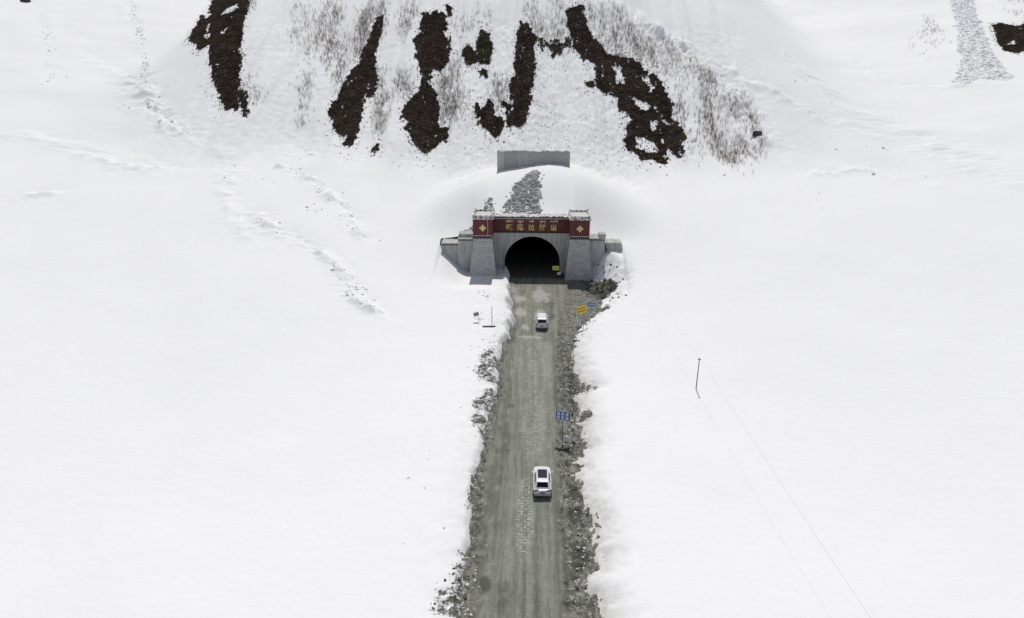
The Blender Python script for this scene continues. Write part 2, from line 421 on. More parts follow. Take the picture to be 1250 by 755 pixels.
M = dict(
    snow=make_snow(), road=make_road(),
    concrete=make_concrete('grey_concrete', (.47, .47, .45)),
    wing=make_concrete('wing_concrete', (.50, .50, .485)),
    blocks=make_concrete('block_masonry', (.49, .49, .475), True, (.75, .36)),
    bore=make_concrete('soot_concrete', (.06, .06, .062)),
    wallc=make_concrete('weathered_concrete', (.41, .41, .39), True, (2.6, 4.4)),
    red=simple('red_paint', (.115, .027, .027), .75, var=.25, scale=1.5, bmp=.01),
    darkred=simple('dark_red_paint', (.04, .012, .014), .75, var=.3),
    coping=make_dusted('snowy_red_coping', (.16, .06, .055), .52),
    parapet=make_dusted('snowy_parapet', (.22, .15, .14), .50),
    greycop=make_dusted('snowy_grey_coping', (.36, .36, .35), .42),
    gold=simple('gold_lettering', (.62, .50, .20), .45, .25, .1),
    goldpale=simple('pale_gold', (.72, .62, .36), .5, .1, .1),
    dent=simple('dentil_paint', (.62, .60, .58), .8),
    scrub=make_tinted('dark_scrub', ((.026, .018, .014), (.125, .088, .064), (.048, .035, .026)), .95, 5),
    scrubgreen=make_tinted('olive_scrub', ((.026, .023, .014), (.115, .10, .048), (.045, .037, .023)), .95, 5),
    twig=make_tinted('bare_twigs', ((.12, .09, .07), (.26, .20, .155), (.17, .13, .10)), .9, 5),
    stone=make_tinted('grey_stone', ((.26, .26, .25), (.50, .50, .48), (.34, .34, .325)), .9, 4),
    mud=make_tinted('mud_clod', ((.05, .049, .041), (.19, .187, .158), (.10, .098, .083)), .9, 4),
    dirtysnow=make_tinted('dirty_snow_lump', ((.60, .60, .58), (.84, .84, .84), (.70, .70, .68)), .85, 2),
    snowlump=make_tinted('snow_lump', ((.78, .79, .80), (.87, .875, .88), (.85, .855, .86)), .85, 2),
    rock=make_tinted('dark_rock', ((.05, .045, .042), (.09, .08, .07), (.07, .06, .055)), .9, 3),
    white=make_paint(),
    glass=simple('dark_car_glass', (.010, .011, .013), .15, 0, .1),
    roofglass=simple('sunroof_glass', (.035, .037, .045), .12, 0, .1),
    tyre=simple('tyre_rubber', (.02, .02, .02), .85),
    rim=simple('alloy_rim', (.45, .45, .46), .35, .7),
    trim=simple('black_trim', (.03, .03, .032), .6),
    silver=simple('silver_trim', (.42, .42, .43), .4, .5),
    lamp=simple('red_lamp', (.07, .012, .013), .25),
    plate=simple('blue_plate', (.03, .05, .16), .5),
    blue=simple('blue_sign', (.030, .085, .28), .5, var=.08),
    teal=simple('blue_sign_faded', (.05, .16, .33), .5, var=.08),
    yellow=simple('yellow_sign', (.74, .52, .035), .5, var=.08),
    lime=simple('yellow_green_sign', (.55, .56, .10), .5, var=.08),
    green=simple('green_sign', (.03, .13, .095), .5, var=.1),
    signwhite=simple('sign_white', (.78, .78, .78), .5, var=.05),
    palebox=simple('pale_plate', (.68, .68, .64), .6, var=.1),
    palemark=simple('pale_marker', (.62, .66, .70), .6, var=.1),
    ink=simple('sign_ink', (.04, .035, .02), .6),
    steel=simple('galvanised_post', (.30, .31, .31), .5, .5),
    darksteel=simple('dark_post', (.05, .05, .055), .6, .2),
    shadow_dark=simple('shadow_bar_dark', (.07, .06, .05), .85, var=.3),  # dark tone of the bar that stands for a cast shadow
    polegrey=simple('grey_pole_wood', (.16, .16, .155), .85, var=.3),
    cable=simple('cable_grey', (.22, .22, .22), .6),
)

# ------------------------------------------------------------------ ground sheets
def steps(*seg):
    out = []
    for a, b, st in seg:
        n = max(1, int(round((b - a) / st))); out += list(np.linspace(a, b, n, endpoint=False))
    out.append(seg[-1][1]); return np.array(out)

gx = steps((-520, -220, 15), (-220, -100, 1.6), (-100, -26, .45), (-26, 26, .26), (26, 76, .45), (76, 200, 1.6), (200, 520, 15))
gy = steps((-160, 30, 6), (30, 40, .6), (40, 112, .27), (112, 125, .25), (125, 126.6, .8), (126.6, 150, .4), (150, 215, .45), (215, 400, 1.7), (400, 560, 8))
GX, GY = np.meshgrid(gx, gy)
GZ, GD, GM = terrain_z(GX, GY)
nx, ny = len(gx), len(gy)
ii = np.arange(nx * ny).reshape(ny, nx)
Q = np.stack([ii[:-1, :-1], ii[:-1, 1:], ii[1:, 1:], ii[1:, :-1]], -1)
cxm = (GX[:-1, :-1] + GX[1:, 1:]) / 2; cym = (GY[:-1, :-1] + GY[1:, 1:]) / 2
keep = ~((cym > 125) & (cym < 126.6) & (np.abs(cxm + .3) < 17.0))
snow = mesh_from('snow_field', np.stack([GX, GY, GZ], -1).reshape(-1, 3), Q[keep].reshape(-1, 4), M['snow'], smooth=True, attrs={'dirt': GD, 'mud': GM})
tag(snow, kind='structure')

from bisect import bisect_right
def zt(x, y):
    """height of the built sheet at a point (bilinear)"""
    x = np.atleast_1d(np.asarray(x, float)); y = np.atleast_1d(np.asarray(y, float))
    i = np.clip(np.searchsorted(gx, x) - 1, 0, nx - 2); j = np.clip(np.searchsorted(gy, y) - 1, 0, ny - 2)
    fx = (x - gx[i]) / (gx[i + 1] - gx[i]); fy = (y - gy[j]) / (gy[j + 1] - gy[j])
    return (GZ[j, i] * (1 - fx) + GZ[j, i + 1] * fx) * (1 - fy) + (GZ[j + 1, i] * (1 - fx) + GZ[j + 1, i + 1] * fx) * fy

# road
rx = steps((-9.5, 12.5, .14)); ry = steps((-120, 30, 2), (30, 124.5, .2), (124.5, 172, 1))
RXX, RYY = np.meshgrid(rx, ry)
vs_ = np.interp(RYY, [40, 66, 95, 118], [3.25, 3.25, 3.9, 6.5])
wob = .35 * fbm(RXX / 1.2, RYY / 2.2, 3, 61)
verge = sst(-.15, .55, RXX - vs_ + wob)
vl = xl(RYY); verge = np.maximum(verge, (1 - sst(-.1, .5, RXX - vl - .35 + wob)) * .9)
verge = np.maximum(verge, .55 * (1 - sst(0, 1.2, RXX + 3.6 + 2 * wob)) * (1 - sst(48, 60, RYY)))
verge = np.where(RYY > 124, 0, verge) * (1 - .35 * sst(93, 102, RYY))
RZ = verge * (.30 * fbm(RXX / .8, RYY / 1.1, 4, 62) + .12 * fbm(RXX / .3, RYY / .3, 2, 63) + .12)
rut = np.exp(-((RXX - vs_ + .35) / .22) ** 2) * -.09 + np.exp(-((RXX - vs_ + .02) / .25) ** 2) * .08
RZ = RZ + rut * (RYY < 118) + .025 * fbm(RXX / .8, RYY / 5, 3, 64) + .03 * fbm(RXX / 3, RYY / 3, 2, 65)
RZ = RZ - .06 * np.exp(-((RXX + 1.9 + .3 * fbm(RYY / 9, RYY * 0, 2, 68)) / .3) ** 2)
RZ = RZ + .07 * (1 - sst(.0, .8, RXX - vl - .5 + wob))
pale = blob(RXX, RYY, [(660, 358, 11, 9), (633, 362, 9, 6), (636, 379, 9, 5), (659, 385, 7, 12), (641, 397, 5, 4), (648, 409, 18, 2.0), (622, 352, 8, 5)], .5, 71)
blocks = blob(RXX, RYY, [(640, 640, 12, 36), (640, 600, 9, 22), (655, 510, 24, 40), (648, 540, 12, 16), (652, 450, 26, 34), (655, 425, 22, 14)], .3, 73)
blocks = blocks * np.where(RYY > 62, .75, 1.0)
wet_shade = blob(RXX, RYY, [(592, 709, 9, 11)], .25, 74) * .75
wet_shade = np.maximum(wet_shade, blob(RXX, RYY, [(703, 627, 11, 11), (706, 672, 14, 18), (699, 600, 6, 12), (735, 351, 20, 16), (694, 545, 6, 8), (698, 470, 5, 30), (694, 505, 6, 10)], .6, 75) * .85)
wet_shade = np.maximum(wet_shade, .85 * sst(120.5, 123, RYY))  # shade in the tunnel mouth painted as a darker road colour
wet_shade = np.maximum(wet_shade, blob(RXX, RYY, [(640, 725, 3, 60), (610, 470, 3, 40), (604, 640, 3, 50), (686, 440, 2.5, 45)], .9, 76) * .35)
wet_shade = np.maximum(wet_shade, blob(RXX, RYY, [(602, 590, 9, 50), (617, 505, 7, 40), (656, 735, 4, 40), (690, 690, 4, 60), (612, 735, 10, 30), (625, 405, 5, 14), (672, 372, 5, 14), (678, 480, 3, 40)], 1.1, 77) * .38)
ii = np.arange(RXX.size).reshape(RXX.shape)
Q = np.stack([ii[:-1, :-1], ii[:-1, 1:], ii[1:, 1:], ii[1:, :-1]], -1)
cxm = (RXX[:-1, :-1] + RXX[1:, 1:]) / 2; cym = (RYY[:-1, :-1] + RYY[1:, 1:]) / 2
keep = ~((cym > 119.5) & (np.abs(cxm + .1) > 6.6) & (cym > 126))
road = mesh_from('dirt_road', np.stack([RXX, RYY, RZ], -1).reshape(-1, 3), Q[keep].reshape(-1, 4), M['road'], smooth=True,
                 attrs={'verge': verge, 'pale': pale, 'blocks': blocks, 'wet_shade': wet_shade})
tag(road, kind='structure')
def zr(x, y):
    i = int(np.clip(np.searchsorted(rx, x), 0, len(rx) - 1)); j = int(np.clip(np.searchsorted(ry, y), 0, len(ry) - 1)); return float(RZ[j, i])

# ------------------------------------------------------------------ scattered lumps
def ico(sub):
    import bmesh
    bm = bmesh.new(); bmesh.ops.create_icosphere(bm, subdivisions=sub, radius=1)
    v = np.array([x.co[:] for x in bm.verts]); f = np.array([[q.index for q in p.verts] for p in bm.faces]); bm.free(); return v, f
ICO1, ICO2 = ico(1), ico(2)

def lumps(P, S, rough=.3, tmpl=ICO1, squash=.7, seed=1):
    """P (n,3) centres, S (n,) sizes -> vertices, triangles, tint"""
    r = np.random.default_rng(seed); tv, tf = tmpl; n, k = len(P), len(tv)
    a = r.uniform(0, 2 * pi, n); ca, sa = np.cos(a), np.sin(a)
    v = tv[None] * (1 + rough * r.uniform(-1, 1, (n, k, 1)))
    sc = np.stack([r.uniform(.7, 1.3, n), r.uniform(.7, 1.3, n), squash * r.uniform(.7, 1.2, n)], -1) * S[:, None]
    v = v * sc[:, None]
    x = v[..., 0] * ca[:, None] - v[..., 1] * sa[:, None]; y = v[..., 0] * sa[:, None] + v[..., 1] * ca[:, None]
    v = np.stack([x, y, v[..., 2]], -1) + P[:, None]
    f = tf[None] + (np.arange(n) * k)[:, None, None]
    return v.reshape(-1, 3), f.reshape(-1, 3), np.repeat(r.uniform(0, 1, n), k)

def inside(x, y, poly):
    c = np.zeros(x.shape, bool); n = len(poly)
    for i in range(n):
        x0, y0 = poly[i]; x1, y1 = poly[i - 1]
        c ^= ((y0 > y) != (y1 > y)) & (x < (x1 - x0) * (y - y0) / ((y1 - y0) if y1 != y0 else 1e-9) + x0)
    return c

def leaves(P, S, per, seed, spread=.8, up=.5):
    """small leaf-sized triangles round each clump"""
    r = np.random.default_rng(seed); n = len(P) * per
    C = np.repeat(P, per, 0) + r.normal(0, 1, (n, 3)) * (np.repeat(S, per) * spread)[:, None] * np.array([.6, .6, .35]) + np.array([0, 0, .1])
    d1 = r.normal(0, 1, (n, 3)); d1[:, 2] += up; d1 /= np.linalg.norm(d1, axis=1)[:, None]
    d2 = r.normal(0, 1, (n, 3)); d2 -= (d2 * d1).sum(1)[:, None] * d1; d2 /= np.linalg.norm(d2, axis=1)[:, None]
    s = (np.repeat(S, per) * r.uniform(.35, .8, n))[:, None]
    v = np.stack([C - d2 * s * .4, C + d2 * s * .4, C + d1 * s], 1).reshape(-1, 3)
    f = np.arange(3 * n).reshape(-1, 3)
    return v, f, np.repeat(r.uniform(0, 1, n), 3)

def crop(pts, x0, y0, k): return [(x0 + a / k, y0 + b / k) for a, b in pts]

def fill_points(polys, holes, spacing, warp, seed, thr=.40):
    r = np.random.default_rng(seed)
    PW = [hits(p) for p in polys]; HW = [hits(p) for p in holes]
    allp = np.concatenate(PW); x0, y0 = allp.min(0) - 2; x1, y1 = allp.max(0) + 2
    X, Y = np.meshgrid(np.arange(x0, x1, spacing), np.arange(y0, y1, spacing))
    X = X + r.uniform(-.5, .5, X.shape) * spacing; Y = Y + r.uniform(-.5, .5, X.shape) * spacing
    Xw = X + warp * (.7 * fbm(X / 1.8, Y / 2.4, 3, seed + 1) + .55 * fbm(X / .5, Y / .9, 2, seed + 7)); Yw = Y + warp * 1.8 * fbm(X / 1.6, Y / 2.4, 3, seed + 2)
    m = np.zeros(X.shape, bool)
    for p in PW: m |= inside(Xw, Yw, p)
    for p in HW: m &= ~inside(Xw, Yw, p)
    m &= fbm(X / .8, Y / 3.2, 3, seed + 3) < thr + .25 * _hash(np.floor(X * 5), np.floor(Y * 5), seed)
    x, y = X[m], Y[m]
    return np.stack([x, y, zt(x, y)], -1)

def cat_geo(parts):
    V, F, T = [], [], []; o = 0
    for v, f, t in parts: V.append(v); F.append(f + o); T.append(t); o += len(v)
    return np.concatenate(V), np.concatenate(F), np.concatenate(T)

def scrub_patch(label, polys, holes, seed, mat='scrub', spacing=.27, warp=.9, size=.21):
    P = fill_points(polys, holes, spacing, warp, seed)
    r = np.random.default_rng(seed)
    # stragglers just outside the ragged edge
    E = P[r.uniform(0, 1, len(P)) < .34].copy(); E[:, 0] += r.normal(0, .9, len(E)); E[:, 1] += r.normal(0, 2.2, len(E)); E[:, 2] = zt(E[:, 0], E[:, 1])
    P = np.concatenate([P, E])
    row = .18 * fbm(P[:, 0] / 1.1, P[:, 1] / .8, 3, seed + 9)
    S = size * r.uniform(.7, 1.4, len(P)); S[-len(E):] *= .48
    P[:, 2] += row + .04
    base = lumps(P, S * 1.4, .38, ICO1, .65, seed); tn = np.clip(.35 + 1.2 * fbm(P[:, 0] / 2.2, P[:, 1] / .9, 3, seed + 8), 0, 1); base = (base[0], base[1], .3 * base[2] + .6 * np.repeat(tn, 12))
    lv = leaves(P + np.array([0, 0, .06]), S * 1.05, 5, seed + 5); lv = (lv[0], lv[1], .45 * lv[2] + .6 * np.repeat(tn, 15))
    g = cat_geo([base, lv])
    o = mesh_from('scrub_patch', g[0], g[1], M[mat], attrs={'tint': g[2]})
    return tag(o, label, 'scrub patch', 'dark scrub patches bare of snow on the steep slope')

K6, K7, K8 = 3.594, 3.0488, 3.02
def c6(p): return crop(p, 220, 0, K6)
def c7(p): return crop(p, 540, 0, K7)
def c8(p): return crop(p, 950, 0, K8)
scrub_patch('broad dark scrub patch with snow holes, farthest left on the slope',
    [c6([(155, -90), (300, -90), (300, 0), (305, 40), (285, 90), (275, 160), (262, 230), (265, 300), (255, 400), (258, 470), (255, 495), (215, 485), (190, 450), (175, 410), (148, 370), (145, 310), (132, 260), (130, 200), (85, 228), (52, 190), (62, 140), (95, 75), (130, 60)]),
     c6([(258, 405), (280, 410), (300, 470), (298, 530), (283, 538), (268, 470)])],
    [c6([(180, 78), (205, 52), (255, 28), (270, 48), (240, 62), (195, 84)]), c6([(98, 172), (120, 150), (138, 165), (115, 185)]), c6([(183, 122), (198, 150), (180, 155)]), c6([(105, 70), (130, 60), (132, 78), (110, 90)]), c6([(110, 150), (130, 105), (135, 118), (122, 160)])], 101)
scrub_patch('slanting dark scrub stripe widening downhill, right of the broad left patch',
    [c6([(860, 65), (892, 62), (880, 130), (865, 200), (855, 270), (862, 340), (835, 410), (805, 420), (800, 480), (785, 550), (780, 590), (765, 625), (730, 640), (735, 590), (690, 585), (680, 540), (655, 490), (670, 440), (700, 410), (720, 350), (760, 290), (785, 270), (800, 210), (830, 150), (845, 100)]),
     c6([(845, 655), (862, 648), (868, 668), (845, 690)])], [], 111)
scrub_patch('upright dark scrub column pinched to a neck halfway down the slope',
    [c6([(1065, 60), (1100, 70), (1120, 55), (1165, 75), (1170, 120), (1150, 130), (1185, 165), (1180, 240), (1160, 265), (1145, 290), (1100, 305), (1095, 350), (1060, 345), (1055, 300), (1040, 250), (1030, 190), (1055, 150), (1055, 110)]),
     c6([(1070, 330), (1085, 360), (1120, 390), (1135, 470), (1135, 560), (1175, 580), (1170, 625), (1130, 630), (1075, 655), (1040, 645), (1010, 625), (985, 590), (1010, 560), (970, 540), (975, 490), (990, 460), (1010, 465), (1020, 430), (1050, 400)]),
     c6([(1165, 25), (1195, 30), (1195, 70), (1175, 70)])], [], 121)
scrub_patch('small twin scrub clump, olive green on top, between the two dark columns',
    [c7([(75, 175), (110, 170), (130, 180), (125, 150), (145, 115), (175, 130), (185, 180), (175, 230), (140, 235), (130, 210), (115, 230), (85, 225)]), c7([(135, 250), (160, 248), (172, 275), (150, 275)])], [], 131, 'scrubgreen')
scrub_patch('narrow upright dark scrub column above the left end of the concrete wall',
    [c7([(295, 80), (310, 95), (345, 140), (340, 200), (350, 250), (330, 310), (325, 370), (320, 420), (310, 455), (280, 470), (255, 470), (262, 380), (258, 360), (252, 310), (270, 270), (268, 200), (280, 120)]),
     c7([(226, 380), (252, 385), (262, 470), (240, 450)])], [], 141)
scrub_patch('ragged low scrub clump at the slope foot beside the narrow column',
    [c7([(175, 360), (192, 380), (185, 410), (225, 440), (230, 470), (200, 495), (155, 480), (125, 470), (140, 440), (120, 420), (125, 390), (150, 400)])], [], 151)
scrub_patch('large ragged scrub patch pierced by snow holes, upper right of the tunnel',
    [c7([(465, 50), (490, 35), (525, 30), (535, 80), (550, 120), (575, 150), (595, 160), (600, 190), (640, 195), (700, 215), (735, 230), (770, 280), (800, 290), (830, 340), (858, 390), (855, 430), (880, 460), (885, 490), (905, 515), (890, 540), (895, 585), (870, 570), (845, 545), (830, 560), (835, 592), (790, 590), (740, 580), (700, 545), (680, 520), (685, 460), (705, 440), (690, 410), (660, 395), (650, 350), (620, 335), (590, 335), (560, 320), (530, 300), (540, 290), (575, 300), (565, 260), (580, 235), (550, 225), (520, 205), (490, 170), (470, 110)])],
    [c7([(698, 348), (740, 352), (782, 385), (772, 400), (720, 388)]), c7([(712, 488), (745, 497), (792, 525), (818, 552), (780, 572), (745, 548), (718, 522)]), c7([(762, 430), (802, 440), (798, 477), (778, 472)]),
     c7([(635, 222), (668, 260), (680, 300), (655, 312), (648, 270), (630, 235)]), c7([(768, 275), (787, 330), (775, 338), (758, 290)]), c7([(618, 293), (642, 298), (635, 318)]), c7([(812, 418), (840, 440), (872, 455), (845, 462), (818, 442)]), c7([(560, 262), (572, 262), (578, 298), (560, 300)])], 161)
scrub_patch('thin broken scrub strip crossing between the narrow column and the large patch',
    [c7([(355, 150), (400, 155), (440, 150), (480, 140), (485, 180), (440, 190), (425, 205), (400, 180), (365, 182)])], [], 171, 'scrubgreen', .34, 1.6, .2)
scrub_patch('dark scrub patch with snow streaks, far right beside the rough debris track',
    [c8([(790, 100), (830, 95), (880, 105), (906, 95), (1100, 90), (1100, 215), (906, 190), (870, 195), (830, 185), (805, 145)])], [c8([(835, 165), (868, 150), (875, 160), (845, 172)]), c8([(880, 110), (900, 112), (890, 118)])], 181)

# bare twigs poking through the snow
def twig_area(label, specs, seed):
    r = np.random.default_rng(seed); PP = []
    for poly, n in specs:
        W = hits(poly); x0, y0 = W.min(0); x1, y1 = W.max(0)
        n = int(n * 2.3); x = r.uniform(x0, x1, n * 5); y = r.uniform(y0, y1, n * 5)
        m = inside(x, y, W) & (fbm(x / 2.2, y / 9, 3, seed) + r.normal(0, .16, len(x)) > -.05)
        PP.append(np.stack([x[m], y[m]], -1)[:n] + r.normal(0, 1, (min(n, int(m.sum())), 2)) * np.array([.9, 2.2]))
    P = np.concatenate(PP); z = zt(P[:, 0], P[:, 1])
    n = len(P); k = 5
    hgt = np.repeat(r.uniform(.5, 2.1, n), k) * r.uniform(.5, 1, n * k)
    b = np.repeat(np.column_stack([P, z - .05]), k, 0) + np.column_stack([r.normal(0, .12, n * k), r.normal(0, .12, n * k), np.zeros(n * k)])
    lean = np.column_stack([r.normal(0, .22, n * k), r.normal(-.3, .3, n * k), np.ones(n * k)])
    t = b + lean * hgt[:, None]
    wdt = r.uniform(.010, .030, n * k)
    V = []
    for q in range(3):
        an = 2 * pi * q / 3
        V.append(b + np.column_stack([np.cos(an) * wdt, np.sin(an) * wdt, np.zeros(n * k)]))
    V = np.stack(V + [t], 1).reshape(-1, 3)
    o = (np.arange(n * k) * 4)[:, None, None]
    F = (np.array([[0, 1, 3], [1, 2, 3], [2, 0, 3]])[None] + o).reshape(-1, 3)
    T = np.repeat(r.uniform(0, 1, n), k * 4)
    # a few small dead-leaf flecks
    S = np.full(n, .10); lv = leaves(np.column_stack([P, z + .2]), S, 1, seed + 3, 1.6)
    g = cat_geo([(V, F, T), lv])
    o = mesh_from('bare_brushwood', g[0], g[1], M['twig'], attrs={'tint': g[2]})
    return tag(o, label, 'brushwood', kind='stuff')
twig_area('sparse brown twigs poking through snow left of the slanting scrub stripe',
    [(c6([(500, 20), (560, 10), (580, 120), (570, 380), (540, 540), (500, 330), (490, 200)]), 260), (c6([(590, 0), (690, 0), (730, 120), (740, 280), (690, 380), (640, 270), (600, 150)]), 330),
     (c6([(790, 40), (850, 20), (835, 150), (790, 240), (760, 270), (770, 120)]), 230), (c6([(270, 330), (330, 380), (370, 430), (330, 480), (280, 420)]), 40), (c6([(860, 0), (900, 0), (900, 140), (880, 150)]), 60), (c6([(300, 0), (330, 30), (300, 70)]), 20)], 301)
twig_area('sparse brown twigs in fluted snow between the slanting stripe and the pinched column',
    [(c6([(870, 300), (910, 380), (900, 560), (850, 600), (860, 420)]), 140), (c6([(960, 30), (1050, 30), (1030, 160), (960, 150)]), 90), (c6([(940, 330), (1010, 350), (1000, 460), (950, 420)]), 80), (c6([(1140, 300), (1220, 230), (1220, 520), (1140, 480)]), 190)], 311)
twig_area('sparse brown twigs on the snow round the narrow scrub column',
    [(c7([(0, 250), (80, 300), (120, 420), (60, 470), (0, 430)]), 90), (c7([(180, 280), (260, 300), (240, 400), (190, 370)]), 80), (c7([(330, 90), (460, 60), (480, 150), (350, 150)]), 110), (c7([(20, 70), (190, 40), (180, 90), (60, 110)]), 45), (c7([(280, 20), (560, 0), (560, 40), (330, 70)]), 70)], 321)
twig_area('sparse brown twigs on the snow right of the large ragged scrub patch',
    [(c7([(540, 30), (640, 20), (690, 90), (780, 150), (780, 200), (640, 190), (560, 120)]), 330), (c7([(700, 170), (880, 150), (900, 250), (850, 300), (770, 250)]), 150), (c7([(890, 260), (960, 230), (1060, 330), (1130, 440), (1190, 520), (1180, 580), (1120, 600), (1000, 610), (970, 480), (900, 360)]), 520), (c7([(860, 300), (900, 400), (990, 600), (960, 610), (870, 430)]), 70), (c7([(1040, 260), (1150, 380), (1190, 480), (1100, 400)]), 50)], 331)
twig_area('faint brown twigs on the smooth slope left of the rough debris track',
    [(c8([(535, 60), (600, 100), (625, 150), (560, 180), (530, 120)]), 60), (c8([(835, 0), (880, 0), (900, 80), (850, 60)]), 40), (c8([(440, 110), (540, 120), (530, 220), (500, 210)]), 14)], 341)

def rubble(name, label, cat, polys, mat, seed, spacing, size, warp=.7, rough=.35, squash=.75, tmpl=ICO1, fade=.16):
    P = fill_points(polys, [], spacing, warp, seed, .8); r = np.random.default_rng(seed)
    E = P[r.uniform(0, 1, len(P)) < fade].copy(); E[:, 0] += r.normal(0, .9, len(E)); E[:, 1] += r.normal(-.3, 1.2, len(E))
    P = np.concatenate([P, E])
    P[:, 2] = zt(P[:, 0], np.where((P[:, 1] > 124) & (P[:, 1] < 126.65), 126.65, P[:, 1]))
    P = P[(P[:, 1] < 124) | (P[:, 1] > 126.7)]
    S = size * np.clip(r.lognormal(0, .55, len(P)), .35, 3.2); S[-len(E):] *= .7
    P[:, 2] -= S * .15
    g = lumps(P, S, rough, tmpl, squash, seed)
    o = mesh_from(name, g[0], g[1], M[mat], attrs={'tint': g[2]})
    return tag(o, label, cat, kind='stuff')
def c1(p): return crop(p, 520, 170, 3.777)
rubble('stone_rubble', 'grey stone rubble chute running down the snow onto the tunnel portal', 'rubble',
       [c1([(495, 150), (525, 145), (525, 190), (532, 250), (527, 352), (340, 352), (380, 290), (408, 222), (440, 192), (460, 162)])], 'stone', 401, .25, .18)
rubble('stone_rubble', 'small grey stone rubble streak behind the left tower of the portal', 'rubble',
       [c1([(298, 268), (308, 345), (255, 352), (272, 312), (284, 278)]), c1([(222, 395), (224, 470), (165, 462), (195, 420)])], 'stone', 402, .26, .16)
rubble('avalanche_debris', 'rough white avalanche debris track fanning out at upper right', 'avalanche debris',
       [c8([(640, -90), (720, -90), (722, 0), (745, 90), (775, 160), (830, 240), (870, 298), (800, 295), (740, 292), (690, 318), (635, 300), (670, 260), (672, 180), (655, 90), (640, 0)])], 'snowlump', 403, .62, .27, 1.2, .4, .5)

def along(name, label, cat, lines, mat, seed, kind='stuff', dens=1.0, wid=1.0, size=.22, rough=.25, squash=.75, ground=hits):
    r = np.random.default_rng(seed); PP = []
    for pts, k in lines:
        W = ground(pts)
        for (x0, y0), (x1, y1) in zip(W[:-1], W[1:]):
            n = max(1, int(math.hypot(x1 - x0, y1 - y0) * k * dens)); t = r.uniform(0, 1, n)
            PP.append(np.stack([x0 + t * (x1 - x0) + r.normal(0, wid, n), y0 + t * (y1 - y0) + r.normal(0, wid * 1.2, n)], -1))
    P = np.concatenate(PP); S = size * np.clip(r.lognormal(0, .55, len(P)), .3, 3.0); z = zt(P[:, 0], P[:, 1]) + S * .1
    g = lumps(np.column_stack([P, z]), S, rough, ICO2 if len(P) < 900 else ICO1, squash, seed)
    o = mesh_from(name, g[0], g[1], M[mat], attrs={'tint': g[2]})
    return tag(o, label, cat, kind=kind)
along('snow_lumps', 'rolled snow lumps strewn along the furrows left of the portal', 'snow lumps',
      [([(343, 203), (372, 214), (400, 236), (425, 258), (440, 285)], 1.6), ([(320, 268), (345, 283), (352, 287)], 1.5), ([(405, 325), (425, 345), (432, 365), (450, 378)], 2.2), ([(282, 200), (278, 225)], .6),
       ([(300, 215), (330, 222)], .5), ([(375, 250), (430, 285)], .8), ([(455, 285), (465, 300)], .3), ([(440, 340), (448, 365), (455, 375)], 1.6)], 'snowlump', 501, wid=.8, size=.11, dens=1.3)
along('snow_lumps', 'snow balls rolled down the smooth slope at upper left', 'snow lumps',
      [([(160, 0), (172, 45), (178, 90), (190, 135)], 1.3), ([(185, 125), (215, 160), (222, 164)], 1.0), ([(55, 30), (62, 75), (60, 105)], .5), ([(140, 130), (165, 130)], .5), ([(80, 75), (84, 100)], .2)], 'snowlump', 502, wid=.9, size=.13, dens=1.6)
along('snow_lumps', 'snow lumps dotting the wide open slope right of the portal', 'snow lumps',
      [([(1015, 180), (1040, 182), (1080, 182)], .5), ([(960, 90), (1000, 100), (1040, 140)], .12), ([(1000, 236), (1001, 238)], 1), ([(1040, 205), (1080, 215), (1150, 212)], .12), ([(970, 105), (972, 95)], .2), ([(870, 215), (940, 230), (1010, 260)], .05)], 'snowlump', 503, wid=.8, size=.25)
along('snow_lumps', 'fallen snow crumbs lying along the foot of the steep slope', 'snow lumps',
      [([(470, 190), (520, 195), (560, 190), (600, 180), (660, 165), (720, 180), (780, 200)], 12), ([(640, 100), (680, 150), (740, 180)], 12), ([(690, 90), (740, 150), (770, 190)], 10), ([(360, 170), (420, 190), (470, 185)], 6), ([(560, 110), (575, 180)], 20), ([(650, 60), (665, 150)], 24)], 'snowlump', 504, wid=2.8, size=.085)

# mud clods and slush beside the road
def scatter_blob(name, label, cat, spec, mat, seed, dens, size, rough=.35, squash=.7, lift=.05):
    r = np.random.default_rng(seed); PP = []
    for (px, py, rx_, ry_, k) in spec:
        cx, cy = flat_pt(px, py, .4); rxm = abs(flat_pt(px + rx_, py, .4)[0] - cx); rym = abs(flat_pt(px, py - ry_, .4)[1] - cy)
        n = int(k * dens * rxm * rym); a = r.uniform(0, 2 * pi, n); q = np.sqrt(r.uniform(0, 1, n))
        PP.append(np.stack([cx + rxm * q * np.cos(a), cy + rym * q * np.sin(a)], -1))
    P = np.concatenate(PP); S = size * np.clip(r.lognormal(0, .5, len(P)), .3, 2.0)
    z = np.maximum(zt(P[:, 0], P[:, 1]), np.array([zr(*p) for p in P])) + lift * S
    g = lumps(np.column_stack([P, z]), S, rough, ICO1, squash, seed)
    o = mesh_from(name, g[0], g[1], M[mat], attrs={'tint': g[2]})
    return tag(o, label, cat, kind='stuff')
VR = [(700, 410, 6, 16, 3), (692, 440, 7, 30, 4), (696, 470, 10, 20, 4), (700, 510, 11, 20, 4), (698, 545, 12, 18, 5), (694, 590, 9, 22, 4), (705, 628, 13, 16, 6), (706, 670, 15, 22, 6), (706, 720, 14, 20, 4), (714, 748, 14, 14, 5), (716, 474, 12, 6, 5), (714, 507, 8, 7, 5), (722, 380, 18, 7, 4), (705, 395, 14, 16, 3)]
scatter_blob('mud_clods', 'dark mud clods heaped along the right verge of the road', 'mud', VR, 'mud', 601, 2.2, .08, squash=.5)
scatter_blob('slush_lumps', 'pale slush lumps mixed in the right verge of the road', 'slush', VR, 'dirtysnow', 602, 2.2, .07)
VL = [(a, b, c, d, 4) for a, b, c, d in MUD_LEFT]
